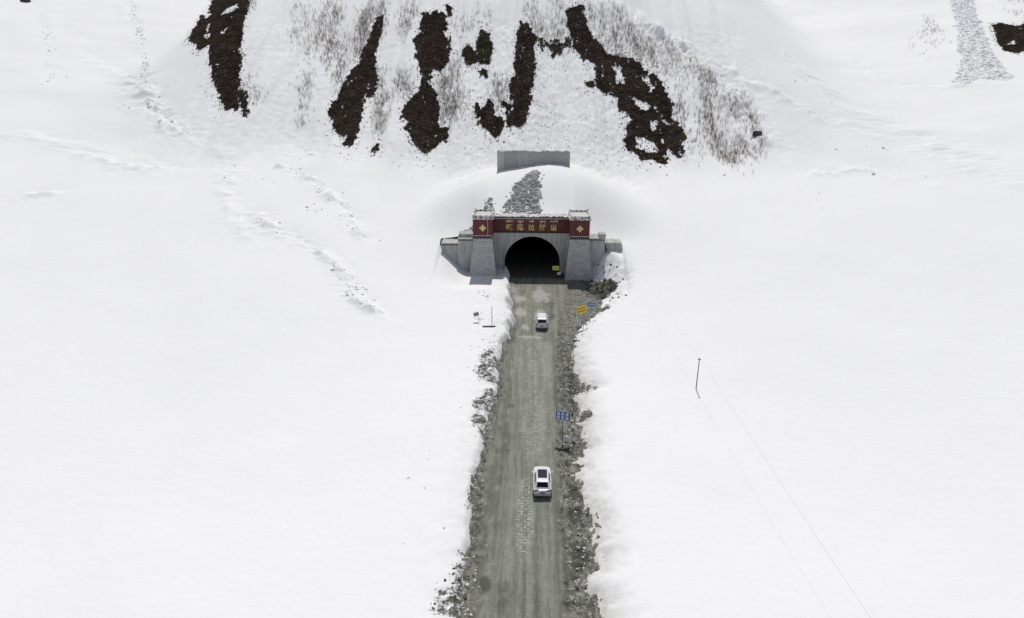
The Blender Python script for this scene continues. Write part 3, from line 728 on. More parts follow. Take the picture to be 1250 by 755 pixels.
scatter_blob('mud_clods', 'dark mud clods thrown on the snow bank along the left road edge', 'mud', VL + [(586, 600, 4, 60, 4), (578, 680, 4, 30, 4)], 'mud', 603, 2.4, .07, squash=.55)
scatter_blob('slush_lumps', 'broken snow blocks and slush along the left road edge', 'slush', VL + [(612, 400, 10, 30, 2), (606, 440, 8, 20, 3)], 'dirtysnow', 604, 2.6, .07, squash=.5)
scatter_blob('dirt_specks', 'tiny dirt specks blown over the snow beside the road', 'dirt', [(560, 560, 40, 60, 1), (540, 690, 40, 60, 1), (570, 430, 30, 40, 1), (735, 690, 20, 60, .5), (500, 640, 60, 60, .3), (600, 360, 22, 14, 3), (765, 370, 20, 14, 2), (575, 460, 25, 60, 1)], 'mud', 605, .35, .045)

# dirt pile by the right tower
def heap(name, label, cat, px, py, rx_m, ry_m, hgt, mat, seed):
    cx, cy = flat_pt(px, py, .5)
    r = np.random.default_rng(seed); n = 90; V = []; F = []
    G = np.linspace(-1.1, 1.1, n); X, Y = np.meshgrid(G, G)
    d = np.hypot(X, Y)
    Z = hgt * np.clip(1 - d ** 1.6, 0, 1) + (.45 * fbm(X * 3 + seed, Y * 3, 4, seed) + .38 * fbm(X * 9, Y * 9, 3, seed + 1)) * (d < 1.15) - .25 * np.clip(d - .85, 0, 1) * 4
    wx = cx + X * rx_m; wy = cy + Y * ry_m
    g0 = np.maximum(zt(wx.ravel(), wy.ravel()).reshape(X.shape), 0)
    V = np.stack([wx, wy, g0 + Z - .05], -1).reshape(-1, 3)
    ii = np.arange(n * n).reshape(n, n); Q = np.stack([ii[:-1, :-1], ii[:-1, 1:], ii[1:, 1:], ii[1:, :-1]], -1).reshape(-1, 4)
    T = np.clip(.3 + 1.3 * fbm(X * 6, Y * 6, 4, seed + 4), 0, 1)
    o = mesh_from(name, V, Q, M[mat], attrs={'tint': T}, smooth=False)
    return tag(o, label, cat)
heap('dirt_pile', 'dark dirt pile at the foot of the right tower of the tunnel portal', 'dirt pile', 735, 351, 2.9, 3.6, 1.3, 'mud', 611)
scatter_blob('dirt_crumbs', 'dark crumbs fallen round the dirt pile by the right tower', 'dirt', [(735, 352, 26, 18, 3), (760, 368, 14, 5, 1.5)], 'mud', 612, .8, .13)

# single boulders
def boulder(label, px, py, s, seed, mat='rock', squash=.7):
    x, y = hit(px, py); z = float(zt(x, y)[0])
    v, f = ICO2; r = np.random.default_rng(seed)
    nz = 1 + .25 * r.uniform(-1, 1, (len(v), 1)); V = v * nz * np.array([s, s * .8, s * squash])
    o = mesh_from('boulder', V, f, M[mat], attrs={'tint': np.full(len(V), .4)}); o.location = (x, y, z + s * .15)
    return tag(o, label, 'boulder')
boulder('lone dark round boulder right of the twiggy slope', 924, 167, 1.05, 701)
boulder('flat dark rock at the far upper left of the snow slope', 31, 2, 1.9, 702, squash=.35)
boulder('small dark stone just above the foot of the slope, left of the pinched column', 457, 186, .55, 703)

# ------------------------------------------------------------------ catch wall above the tunnel
cw = thing('concrete_wall', (0.2, 145, 16.0), 'low weathered concrete wall standing alone in the snow above the tunnel', 'wall')
b = MB(); b.box(-7.4, 7.9, 144.6, 145.4, 13.5, 19.85); b.build('wall_face', M['wallc'], cw, True)
b = MB(); rr_ = random.Random(12)
V = []; F = []; nxw, nzw = 90, 24     # rough stone face, a little proud of the core
for j_ in range(nzw + 1):
    for i_ in range(nxw + 1):
        x = -7.4 + 15.3 * i_ / nxw; z = 15.2 + 4.62 * j_ / nzw
        V.append((x, 144.56 - .10 * float(fbm(np.array(x * 1.6), np.array(z * 2.2), 3, 88)) , z))
for j_ in range(nzw):
    for i_ in range(nxw): F.append((j_ * (nxw + 1) + i_, j_ * (nxw + 1) + i_ + 1, (j_ + 1) * (nxw + 1) + i_ + 1, (j_ + 1) * (nxw + 1) + i_))
mesh_from('stone_facing', V, F, M['wallc'], cw, world=True)
def ridge(name, x0, x1, y0, y1, zb, h0, amp, n, seed, mat, parent):
    """one continuous lumpy strip lying on a ledge"""
    V = []; F = []
    for i in range(n + 1):
        x = x0 + (x1 - x0) * i / n; h = max(.03, h0 + amp * float(fbm(np.array(x / .8), np.array(seed * 3.1), 3, seed))); q = .06 + .12 * float(vn(np.array(x / .6), np.array(9.), seed) + 1) / 2
        V += [(x, y0, zb), (x, y0 + q * .4, zb + h * .7), (x, y0 + q + .1, zb + h), (x, y1, zb + h * .8), (x, y1, zb)]
    for i in range(n):
        for k in range(4): F.append((i * 5 + k, i * 5 + k + 1, i * 5 + k + 6, i * 5 + k + 5))
    F.append((0, 1, 2, 3, 4)); F.append(tuple(n * 5 + k for k in range(5))[::-1])
    return mesh_from(name, V, [f[::-1] for f in F], mat, parent, world=True)
ridge('snow_cap', -7.35, 7.85, 144.58, 145.5, 19.853, .12, .34, 90, 3, M['greycop'], cw)

# ------------------------------------------------------------------ tunnel portal
tp = thing('tunnel_portal', (-.3, 125, 0), 'concrete tunnel portal with red sign band and two red topped towers', 'tunnel portal')
AX, AZ, AR = .28, 1.9, 5.35
def arch_pts(r, n=36, zb=-.6):
    return [(AX - r, zb)] + [(AX - r * cos(pi * i / n), AZ + r * sin(pi * i / n)) for i in range(n + 1)] + [(AX + r, zb)]
def arch_wall(r, x0, x1, ztop, y0, y1):
    """wall with an arched hole"""
    V = []; F = []
    A = arch_pts(r); n = len(A)
    O = [(x0, -.6), (x0, AZ)]
    top = [(min(max(x, x0), x1), ztop) for x, z in A]
    top[0] = (x0, -.6); top[1] = (x0, AZ); top[-1] = (x1, -.6); top[-2] = (x1, AZ)
    for y in (y0, y1):
        V += [(x, y, z) for x, z in A]; V += [(x, y, z) for x, z in top]
    for i in range(n - 1):
        if i == 1:   # corner
            pass
        F.append((i, i + 1, n + i + 1, n + i)); k = 2 * n
        F.append((k + i, k + n + i, k + n + i + 1, k + i + 1))
        F.append((i, k + i, k + i + 1, i + 1))
        F.append((n + i, n + i + 1, k + n + i + 1, k + n + i))
    return V, F
V, F = arch_wall(AR, -7.2, 7.3, 8.0, PY0, 126.6)
# square the upper corners
b = MB(); b.v = V; b.f = F
b.prism([(-7.2, AZ), (AX - AR, AZ), (AX - AR * cos(pi / 36), AZ + AR * sin(pi / 36)), (AX - AR * cos(pi / 36), 8.0), (-7.2, 8.0)], PY0 + .006, 126.594)
b.prism([(7.3, AZ), (7.3, 8.0), (AX + AR * cos(pi / 36), 8.0), (AX + AR * cos(pi / 36), AZ + AR * sin(pi / 36)), (AX + AR, AZ)], PY0 + .006, 126.594)
facade = b.build('facade', M['concrete'], tp, True)
# arch ring
A = arch_pts(AR - .004); B = arch_pts(AR + .42); n = len(A); V = []; F = []
for y in (PY0 - .07, PY0 + .12):
    V += [(x, y, z) for x, z in A] + [(x, y, z) for x, z in B]
for i in range(n - 1):
    k = 2 * n
    F += [(i, i + 1, n + i + 1, n + i), (i, k + i, k + i + 1, i + 1), (n + i, n + i + 1, k + n + i + 1, k + n + i)]
mesh_from('arch_ring', V, F, M['concrete'], tp, world=True)
# bore
n = 30; V = []; F = []; ys = [126.6, 130, 136, 145, 160, 172]
for k, y in enumerate(ys):
    V += [(x + .5 * max(0, k - 2) ** 1.5 * .3, y, z) for x, z in arch_pts(AR + .002, n)]
m_ = n + 3
for k in range(len(ys) - 1):
    for i in range(m_ - 1): F.append((k * m_ + i, k * m_ + i + 1, (k + 1) * m_ + i + 1, (k + 1) * m_ + i))
F.append(tuple((len(ys) - 1) * m_ + i for i in range(m_)))
mesh_from('tunnel_lining', V, F, M['bore'], tp, world=True, smooth=False)
# red band
b = MB(); b.box(-7.15, 7.25, PY0 - .35, 126.6, 8.003, 11.0); band = b.build('sign_band', M['red'], tp, True)
b = MB(); b.box(-7.1, 7.2, PY0 - .43, PY0 - .352, 8.02, 8.28); b.build('border', M['darkred'], band, True)
# cornice with little beam ends
def comb(x0, x1, n, ztop, zmid, zbot, fill=.5, taper=0):
    """outline of a strip with teeth hanging from it"""
    P = [(x1, ztop), (x0, ztop)]; st = (x1 - x0) / n
    for i in range(n):
        a = x0 + i * st
        P += [(a, zmid), (a + st * (1 - fill) / 2, zmid), (a + st * ((1 - fill) / 2 + taper), zbot), (a + st * ((1 + fill) / 2 - taper), zbot), (a + st * (1 + fill) / 2, zmid)]
    P.append((x1, zmid))
    return P
b = MB(); b.prism(comb(-7.1, 7.2, 44, 11.0, 10.93, 10.74, .55), PY0 - .62, PY0 - .352); b.build('dentil_frieze', M['dent'], band, True)
b = MB(); b.box(-7.12, 7.22, PY0 - .80, 126.6, 11.003, 11.18); b.build('cornice', M['darkred'], tp, True)
ridge('coping', -7.08, 7.18, PY0 - .78, 126.5, 11.183, .16, .20, 110, 5, M['coping'], tp)

# lettering: the five characters of the tunnel's name, with the line of Tibetan above
def text_mesh(name, s, size, mat, parent, x, y, z, ext=.05, bold=.0):
    cu = bpy.data.curves.new(name, 'FONT'); cu.body = s; cu.size = size; cu.align_x = 'CENTER'; cu.align_y = 'CENTER'; cu.extrude = ext; cu.offset = bold
    o = bpy.data.objects.new(name, cu); COL.objects.link(o)
    dg = bpy.context.evaluated_depsgraph_get(); me = bpy.data.meshes.new_from_object(o.evaluated_get(dg))
    bpy.data.objects.remove(o); me.materials.append(mat)
    q = bpy.data.objects.new(name, me); COL.objects.link(q); q.parent = parent
    off = np.zeros(3); p = parent
    while p is not None: off += np.array(p.location); p = p.parent
    q.location = (x - off[0], y - off[1], z - off[2]); q.rotation_euler = (pi / 2, 0, 0)
    return q
for i, ch in enumerate('嘎隆拉隧道'):
    text_mesh('chinese_character', ch, 1.26, M['gold'], band, -4.08 + i * 2.08, PY0 - .41, 9.02, .05, .018)
TIB = [[[(-.75, 0), (.75, 0)], [(-.6, 0), (-.6, -.3), (-.35, -.32)], [(-.2, 0), (-.2, -.42)], [(.15, 0), (.1, -.3), (.3, -.4)], [(.55, 0), (.55, -.35)], [(-.25, .2), (-.05, .3), (.1, .18)]],
       [[(-.6, 0), (.6, 0)], [(-.4, 0), (-.45, -.28), (-.2, -.3)], [(.05, 0), (.05, -.34), (-.2, -.55), (.2, -.6)], [(.45, 0), (.45, -.4)]],
       [[(-.5, 0), (.5, 0)], [(-.3, 0), (-.4, -.2), (-.15, -.28)], [(.1, 0), (.1, -.3), (.35, -.38)], [(.2, .15), (.35, .3)]],
       [[(-.6, 0), (.6, 0)], [(-.45, 0), (-.45, -.3), (-.15, -.28), (-.15, 0)], [(-.3, -.3), (-.35, -.6), (-.1, -.6)], [(.25, 0), (.2, -.3)], [(.5, 0), (.5, -.65)]],
       [[(-.7, 0), (.65, 0)], [(-.45, 0), (-.5, -.25)], [(.0, 0), (-.05, -.28), (.2, -.3)], [(.5, .45), (.5, -.3)], [(.2, 0), (.3, .25)]]]
for i, g in enumerate(TIB):
    b = MB()
    for st in g: b.strip([(-4.08 + i * 2.08 + x * .92, 10.32 + z * .66) for x, z in st], .12, PY0 - .41, PY0 - .352 + .0)
    b.build('tibetan_syllable', M['goldpale'], band, True)
b = MB(); b.tube((4.95, PY0 - .40, 9.9), (4.95, PY0 - .40, 10.73), .03); b.build('pipe', M['dent'], band, True)

def tower(xc, side):
    r0, r1 = 2.6, 1.74
    b = MB()
    b.hexa([(xc - r0, 120.4, -.6), (xc + r0, 120.4, -.6), (xc + r0, 126.9, -.6), (xc - r0, 126.9, -.6), (xc - r1, 121.8, 7.95), (xc + r1, 121.8, 7.95), (xc + r1, 126.9, 7.95), (xc - r1, 126.9, 7.95)])
    t = b.build('tower', M['blocks'], tp, True)
    b = MB(); b.box(xc - r1 - .06, xc + r1 + .06, 121.72, 126.7, 7.953, 11.35); rb = b.build('red_box', M['red'], t, True)
    b = MB(); b.prism(comb(xc - r1 - .05, xc + r1 + .05, 9, 8.10, 7.94, 7.62, .8, .22), 121.62, 121.715); b.build('dentil_frieze', M['darkred'], t, True)
    b = MB(); b.prism(comb(xc - r1, xc + r1, 10, 8.30, 8.24, 8.14, .4), 121.66, 121.718); b.build('painted_trim', M['dent'], t, True)
    b = MB(); b.box(xc - r1 - .3, xc + r1 + .3, 121.45, 126.9, 11.353, 11.62); b.build('coping', M['coping'], t, True, bevel=.05)
    b = MB()
    w = r1 + .12
    b.box(xc - w + .42, xc + w - .42, 121.68, 121.95, 11.622, 12.02); b.box(xc - w + .42, xc + w - .42, 126.3, 126.55, 11.622, 12.02)
    b.box(xc - w + .05, xc - w + .3, 122.06, 126.2, 11.622, 12.02); b.box(xc + w - .3, xc + w - .05, 122.06, 126.2, 11.622, 12.02)
    for sx in (-1, 1):
        for y in (121.62, 126.2):
            x = xc + sx * (w - .2); b.box(x - .2, x + .2, y, y + .42, 11.621, 12.1)
            b.hexa([(x - .25, y - .05, 12.102), (x + .25, y - .05, 12.102), (x + .25, y + .47, 12.102), (x - .25, y + .47, 12.102), (x - .1, y + .1, 12.26), (x + .1, y + .1, 12.26), (x + .1, y + .32, 12.26), (x - .1, y + .32, 12.26)])
    b.build('parapet', M['parapet'], t, True, bevel=.03)
    b = MB(); b.box(xc - w + .45, xc + w - .45, 122.1, 126.1, 11.62, 11.72); b.build('roof_snow', M['dirtysnow'], t, True)
    # golden emblem: four petals and four leaf points
    b = MB(); ze = 9.7
    def disc(cx, cz, rr, y0, y1, n=14): b.prism([(cx + rr * cos(2 * pi * i / n), cz + rr * sin(2 * pi * i / n)) for i in range(n)], y0, y1)
    pts = []
    for k in range(72):
        a = 2 * pi * k / 72; rr = .34 + .30 * abs(cos(2 * a)) ** .8 - .05 * abs(sin(4 * a)); pts.append((xc + rr * cos(a), ze + rr * sin(a)))
    b.prism(pts, 121.65, 121.718)
    disc(xc, ze, .17, 121.60, 121.648)
    b.build('emblem', M['gold'], t, True)
    return t
tl = tower(-8.9, -1); tr = tower(8.98, 1)
b = MB(); b.tube((-7.95, 121.66, 8.32), (-7.95, 121.66, 11.35), .035); b.build('downpipe', M['dent'], tl, True)

def wing(x0, x1, zt_, yf0, yf1, teeth=True, slope=0, name='wing_wall'):
    b = MB(); b.hexa([(x0, yf0, -.5), (x1, yf0, -.5), (x1, 126.7, -.5), (x0, 126.7, -.5), (x0, yf1, zt_), (x1, yf1, zt_ - slope), (x1, 126.7, zt_ - slope), (x0, 126.7, zt_)])
    w = b.build(name, M['wing'], tp, True)
    if teeth:
        b = MB(); b.prism(comb(x0 + .02, x1 - .02, int((x1 - x0) / .42), zt_ + .2, zt_ + .15, zt_ - .02, .55), yf1 - .2, yf1 - .05)
        b.build('dentil_frieze', M['darkred'], w, True)
        b = MB(); b.box(x0, x1, yf1 - .28, 126.75, zt_ + .203, zt_ + .42); b.build('coping', M['greycop'], w, True, bevel=.04)
    return w
w1 = wing(-13.75, -10.66, 6.75, 122.6, 123.6); w2 = wing(-17.0, -13.76, 5.75, 123.2, 123.8)
b = MB(); b.box(-13.7, -10.7, 124.4, 126.7, 7.173, 7.75); b.build('parapet', M['greycop'], w1, True)
w3 = wing(10.76, 13.9, 7.0, 122.9, 123.7)
b = MB(); b.box(12.7, 14.0, 123.4, 125.2, 7.423, 8.25); b.build('end_post', M['wing'], w3, True, bevel=.06)
# outer block on the right, a slab with a broken lower edge
b = MB(); b.prism([(14.1, 6.3), (14.3, 5.3), (15.7, 3.6), (17.1, 3.0), (17.6, 4.2), (17.1, 6.25)], 124.0, 126.6)
b.prism([(14.6, 3.7), (14.6, -.5), (17.1, -.5), (17.1, 2.98), (15.6, 3.28)], 124.6, 126.5)
b.build('wing_wall', M['wing'], tp, True)
b = MB(); b.prism([(13.6, 6.3), (17.0, 6.252), (16.9, 6.45), (13.7, 6.5)], 123.8, 126.6); b.build('coping', M['greycop'], tp, True)

# ------------------------------------------------------------------ cars
def rr_section(y, hw, z0, z1, r=.16):
    """rounded box cross-section, 12 points"""
    r = min(r, hw * .5, (z1 - z0) * .45)
    pts = []
    for cx, cz, a0 in ((hw - r, z0 + r, -90), (hw - r, z1 - r, 0), (-hw + r, z1 - r, 90), (-hw + r, z0 + r, 180)):
        for k in range(3):
            a = radians(a0 + 45 * k); pts.append((cx + r * cos(a), y, cz + r * sin(a)))
    return pts
def loft(secs):
    V = [p for s in secs for p in s]; n = len(secs[0]); F = []
    for k in range(len(secs) - 1):
        for i in range(n): F.append((k * n + i, k * n + (i + 1) % n, (k + 1) * n + (i + 1) % n, (k + 1) * n + i))
    F.append(tuple(range(n))[::-1]); F.append(tuple((len(secs) - 1) * n + i for i in range(n)))
    F = [f[::-1] for f in F]
    return V, F
def panel(P, t=.012):
    """quad panel with thickness along its normal"""
    P = np.array(P, float); nrm = np.cross(P[1] - P[0], P[3] - P[0]); nrm /= np.linalg.norm(nrm)
    b = MB(); b.hexa(list(P) + list(P + nrm * t)); return b

def make_car(label, boxy, loc, rz):
    car = thing('white_suv', loc, label, 'car', rz, 'white cars driving towards the tunnel')
    H = 1.86 if boxy else 1.66; Lh = 2.38 if boxy else 2.3; W = .94 if boxy else .93
    belt = 1.08 if boxy else 1.0
    # lower body
    if boxy:
        S = [(-2.38, .80, .50, .98), (-2.30, .90, .42, 1.08), (-1.9, .94, .36, 1.10), (-.6, .95, .34, 1.08), (.9, .95, .34, 1.08), (1.25, .94, .36, 1.07), (2.0, .91, .38, 1.00), (2.28, .82, .42, .90), (2.40, .62, .48, .78)]
    else:
        S = [(-2.30, .70, .50, .90), (-2.22, .86, .36, 1.02), (-1.9, .93, .30, 1.05), (-.6, .94, .26, 1.00), (.9, .94, .26, .99), (1.25, .93, .28, .97), (1.9, .88, .30, .88), (2.18, .76, .34, .78), (2.30, .52, .40, .68)]
    V, F = loft([rr_section(*s) for s in S])
    body = mesh_from('body', V, F, M['white'], car, True)
    sub = body.modifiers.new('Subdivision', 'SUBSURF'); sub.levels = 1; sub.render_levels = 2
    # cabin: belt ring to roof ring
    if boxy:
        lo = (-2.24, 1.02, .90); hi = (-2.02, .28, .73); lo_f, hi_f = 1.15, .35
        ring_lo = [(-.86, -2.27), (.86, -2.27), (.90, -1.9), (.88, .6), (.78, 1.15), (-.78, 1.15), (-.88, .6), (-.90, -1.9)]
        ring_hi = [(-.70, -2.06), (.70, -2.06), (.75, -1.8), (.74, .05), (.64, .40), (-.64, .40), (-.74, .05), (-.75, -1.8)]
    else:
        ring_lo = [(-.78, -2.18), (.78, -2.18), (.87, -1.8), (.86, .5), (.74, 1.15), (-.74, 1.15), (-.86, .5), (-.87, -1.8)]
        ring_hi = [(-.58, -1.62), (.58, -1.62), (.66, -1.35), (.67, .10), (.57, .48), (-.57, .48), (-.67, .10), (-.66, -1.35)]
    V = []; F = []
    rings = [(ring_lo, belt - .12), (ring_hi, H - .07), ([(x * .96, y * .98) for x, y in ring_hi], H - .015), ([(x * .8, y * .85 - .1) for x, y in ring_hi], H + .012)]
    for rg, z in rings: V += [(x, y, z) for x, y in rg]
    for k in range(len(rings) - 1):
        for i in range(8): F.append((k * 8 + i, k * 8 + (i + 1) % 8, (k + 1) * 8 + (i + 1) % 8, (k + 1) * 8 + i))
    F.append(tuple(24 + i for i in range(8)))
    cab = mesh_from('cabin', V, F, M['white'], car)
    bv = cab.modifiers.new('Bevel', 'BEVEL'); bv.width = .05; bv.segments = 2
    lo3 = [np.array((x, y, belt - .12)) for x, y in ring_lo]; hi3 = [np.array((x, y, H - .07)) for x, y in ring_hi]
    def window(i, j, u0, u1, v0, v1, name, mat=M['glass']):
        def P(u, v):
            a = lo3[i] * (1 - u) + lo3[j] * u; c = hi3[i] * (1 - u) + hi3[j] * u; return a * (1 - v) + c * v
        return panel([P(u0, v0), P(u1, v0), P(u1, v1), P(u0, v1)]).build(name, mat, car)
    window(0, 1, .08, .92, .42 if not boxy else .30, .97 if not boxy else .92, 'rear_window')
    window(4, 5, .06, .94, .25, .94, 'windscreen')
    for (i, j) in ((2, 3), (6, 7)):
        for u0, u1 in ((.04, .40), (.43, .72), (.745, .97)):
            a, c = (u0, u1) if i == 2 else (1 - u1, 1 - u0)
            window(i, j, a, c, .34, .93, 'side_window')
    if boxy:
        b = MB()
        for sx in (-.6, .6):
            b = MB(); b.prism([(-1.7, H - .03), (.05, H - .03), (.05, H + .05), (-1.7, H + .05)], sx - .025, sx + .025); b.v = [(q[1], q[0], q[2]) for q in b.v]; b.build('roof_rail', M['silver'], car)
        b = MB(); b.box(-.62, .62, -2.2, -2.0, H - .07, H - .02); b.build('spoiler', M['white'], car, bevel=.02)
    else:
        b = MB(); b.box(-.48, .48, -1.08, .36, H + .004, H + .024); b.build('sunroof', M['roofglass'], car, bevel=.01)
        b = MB(); b.box(-.47, .47, -.44, -.40, H + .025, H + .03); b.build('sunroof_bar', M['trim'], car)
        for sx in (-.62, .62):
            b = MB(); b.tube((sx, -1.35, H + .0), (sx, .1, H + .0), .022); b.build('roof_rail', M['silver'], car)
        b = MB(); b.box(-.55, .55, -1.70, -1.50, H - .075, H - .02)
        b.build('spoiler', M['white'], car, bevel=.015)
    # tail lamps, plate, bumper
    for sx in (-1, 1):
        b = MB()
        if boxy: b.box(sx * .79 - .09, sx * .79 + .09, -2.36, -2.2, .84, 1.14)
        else: b.hexa([(sx * .62 - .24, -2.31, .88), (sx * .62 + .24, -2.25, .90), (sx * .62 + .24, -2.1, .90), (sx * .62 - .24, -2.15, .88), (sx * .62 - .24, -2.27, .98), (sx * .62 + .24, -2.2, 1.03), (sx * .62 + .24, -2.05, 1.03), (sx * .62 - .24, -2.1, .98)])
        b.build('tail_lamp', M['lamp'], car, bevel=.02)
        b = MB()
        if boxy: b.box(sx * .72 - .15, sx * .72 + .15, 2.22, 2.34, .72, .86)
        else: b.hexa([(sx * .60 - .2, 2.16, .66), (sx * .60 + .2, 2.0, .68), (sx * .60 + .2, 1.9, .68), (sx * .60 - .2, 2.06, .66), (sx * .60 - .2, 2.14, .76), (sx * .60 + .2, 1.98, .79), (sx * .60 + .2, 1.88, .79), (sx * .60 - .2, 2.04, .76)])
        b.build('headlight', M['silver'], car, bevel=.02)
        b = MB(); b.box(sx * 1.03 - .1, sx * 1.03 + .1, .62, .74, belt + .02, belt + .18); mr = b.build('mirror', M['white'], car, bevel=.03)
        for y in (-.25, -1.15):
            b = MB(); b.box(sx * .955 - .012, sx * .955 + .012, y, y + .2, .86, .89); b.build('door_handle', M['silver'], car)
    b = MB(); b.box(-.24, .24, -2.405 if boxy else -2.345, -2.3, .70, .84); b.build('number_plate', M['plate'], car)
    b = MB(); b.box(-.84, .84, -2.44 if boxy else -2.36, -2.1, .40, .56); b.build('rear_bumper', M['silver'] if not boxy else M['white'], car, bevel=.05)
    b = MB(); b.box(-.78, .78, -2.38 if boxy else -2.32, -2.1, .28, .397); b.build('diffuser', M['trim'], car, bevel=.03)
    R = .38 if boxy else .35
    for sx in (-1, 1):
        for y in (-1.42, 1.38):
            n = 20; b = MB(); b.tube((sx * .70, y, R), (sx * .965, y, R), R, n=n); w = b.build('wheel', M['tyre'], car, bevel=.03)
            b = MB(); b.tube((sx * .955, y, R), (sx * .975, y, R), R * .66, n=n); b.build('rim', M['rim'], w)
            b = MB()
            b.prism([(y + (R + .06) * cos(pi * i / 14), R + (R + .06) * sin(pi * i / 14)) for i in range(15)], sx * .93, sx * .952)
            b.v = [(q[1], q[0], q[2]) for q in b.v]; b.build('wheel_arch', M['trim'], car)
    return car
make_car('white rounded car with black glass sunroof, nearer of the two on the road', False, (*flat_pt(661.7, 592.5, 0), .02), radians(.3))
make_car('white boxy car with plain roof driving ahead, just short of the tunnel', True, (*flat_pt(661.3, 396.5, 0), .02), 0)

# ------------------------------------------------------------------ signs
def glyphs(b, cols, rows, w, h, y0, y1, seed, gap=.3):
    """blocky brush marks in a grid, unreadable at this size"""
    r = random.Random(seed); cw_, ch_ = w / cols, h / rows
    for i in range(cols):
        for j in range(rows):
            cx = -w / 2 + cw_ * (i + .5); cz = -h / 2 + ch_ * (j + .5); s = min(cw_, ch_) * (1 - gap) / 2
            for q in (-.8, 0, .8): b.strip([(cx - s, cz + q * s), (cx + s * r.uniform(.6, 1), cz + q * s)], s * .42, y0, y1)
            b.strip([(cx + r.uniform(-.4, .4) * s, cz - s), (cx + r.uniform(-.2, .2) * s, cz + s)], s * .34, y0 - .002, y1)
            b.strip([(cx - s * .9, cz - s), (cx - s * .7, cz + s * .9)], s * .3, y0 - .004, y1)
def sign(name, label, x, y, zc, w, h, mat, rz, posts, frame=None, marks=None, tilt=0, postmat='steel', zg=None, lean=(0, 0)):
    zg = float(zt(x, y)[0]) if zg is None else zg
    zg = max(zg, -.05)
    t = thing(name, (x, y, zg), label, 'sign', rz)
    hc = zc - zg
    for px in posts:
        b = MB(); b.tube((px + lean[0], lean[1], -.3), (px, 0, hc + h * .45), .045); b.build('post', M[postmat], t)
    b = MB(); b.box(-w / 2, w / 2, -.085, -.05, -h / 2, h / 2); p = b.build('panel', M[mat], t); p.location = (0, 0, hc); p.rotation_euler = (0, tilt, 0)
    if frame:
        b = MB(); e = .05
        for x0, x1, z0, z1 in ((-w / 2, w / 2, h / 2 - e, h / 2), (-w / 2, w / 2, -h / 2, -h / 2 + e), (-w / 2, -w / 2 + e, -h / 2 + e, h / 2 - e), (w / 2 - e, w / 2, -h / 2 + e, h / 2 - e)):
            b.box(x0, x1, -.092, -.0855, z0, z1)
        b.build('border', M[frame], p)
    if marks:
        b = MB(); cols, rows, fw, fh, mm, sd, gp = marks; glyphs(b, cols, rows, w * fw, h * fh, -.094, -.0855, sd, gp); b.build('lettering', M[mm], p)
    return t
sign('road_sign', 'blue sign with six white characters on a post beside the right verge', *flat_pt(686.5, 537, .25), 3.45, 1.75, 1.2, 'blue', radians(-14), [0], 'signwhite', (3, 2, .86, .8, 'signwhite', 5, .22), postmat='darksteel')
sign('road_sign', 'yellow sign with two rows of black characters on twin posts', *flat_pt(709, 400, .3), 3.35, 1.75, 1.25, 'yellow', radians(24), [-.45, .45], None, (5, 2, .86, .78, 'ink', 8, .22), tilt=radians(-4))
sign('road_sign', 'small blue sign with white lettering, right behind the yellow sign', *flat_pt(721, 391, .4), 3.15, 1.5, .85, 'teal', radians(-6), [0], 'signwhite', (5, 1, .8, .45, 'signwhite', 9, .3), lean=(-.2, 0))
sign('road_sign', 'small dark green sign leaning in the left snow bank', *flat_pt(581.5, 396.6, .95), 2.75, .85, .62, 'green', radians(8), [0], 'signwhite', (2, 1, .6, .5, 'signwhite', 12, .4), tilt=radians(-19), lean=(.75, 0))
sign('road_sign', 'yellow green sign standing in the shade at the right of the tunnel mouth', 4.75, 121.4, 2.2, 1.25, .85, 'lime', radians(-4), [.2], 'ink' if False else None, (3, 1, .6, .35, 'ink', 14, .5), postmat='darksteel', zg=0)
# white plate on the barrier inside the mouth
pb = thing('white_plate', (5.35, 121.2, 0), 'small pale plate on a short stake below the yellow green sign', 'plate')
b = MB(); b.tube((0, 0, -.1), (0, 0, 1.5), .04); b.build('stake', M['darksteel'], pb)
b = MB(); b.box(-.32, .32, -.08, -.045, .95, 1.45); b.build('panel', M['palebox'], pb)
# leftmost dark pole with a solid dark bar for the shadow at its foot
pox, poy = flat_pt(600.6, 399.5, .95); zg = float(zt(pox, poy)[0])
po = thing('marker_pole', (pox, poy, zg), 'thin dark pole standing upright in the left snow bank', 'pole')
b = MB(); b.tube((0, 0, -.4), (0, 0, 2.75), .042, .04); b.build('shaft', M['darksteel'], po)
b = MB(); b.tube((0, 0, 2.752), (0, 0, 2.86), .07, .06); b.build('cap', M['trim'], po)
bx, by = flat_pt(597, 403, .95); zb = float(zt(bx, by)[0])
pl = MB(); pl.box(-1.0, 1.0, -.16, .16, -.12, .10); o = pl.build('shadow_bar', M['shadow_dark'], bevel=.02); o.location = (bx, by, zb + .04); o.rotation_euler = (0, 0, radians(4)); tag(o, 'dark flat plank standing in for a shadow at the foot of the thin pole', 'bar')  # cast shadow on the snow, modelled as a thin dark box
# pale stone plate beside the blue sign and marker by the yellow one
def marker(label, x, y, w, h, mat, rz):
    zg = max(float(zt(x, y)[0]), zr(x, y))
    b = MB(); b.prism([(-w / 2, -.2), (w / 2, -.2), (w / 2, h * .85), (w * .3, h), (-w * .3, h), (-w / 2, h * .85)], -.09, .09)
    o = b.build('marker_stone', M[mat], bevel=.02); o.location = (x, y, zg); o.rotation_euler = (radians(-12), 0, rz); return tag(o, label, 'marker stone')
mx, my = flat_pt(690.5, 539, .2); marker('pale grey marker slab beside the post of the blue sign with six characters', mx, my, .58, .72, 'palebox', radians(-20))
mx, my = flat_pt(706, 397, .5); marker('pale bluish marker slab in front of the yellow sign', mx, my, .5, 1.1, 'palemark', radians(8))

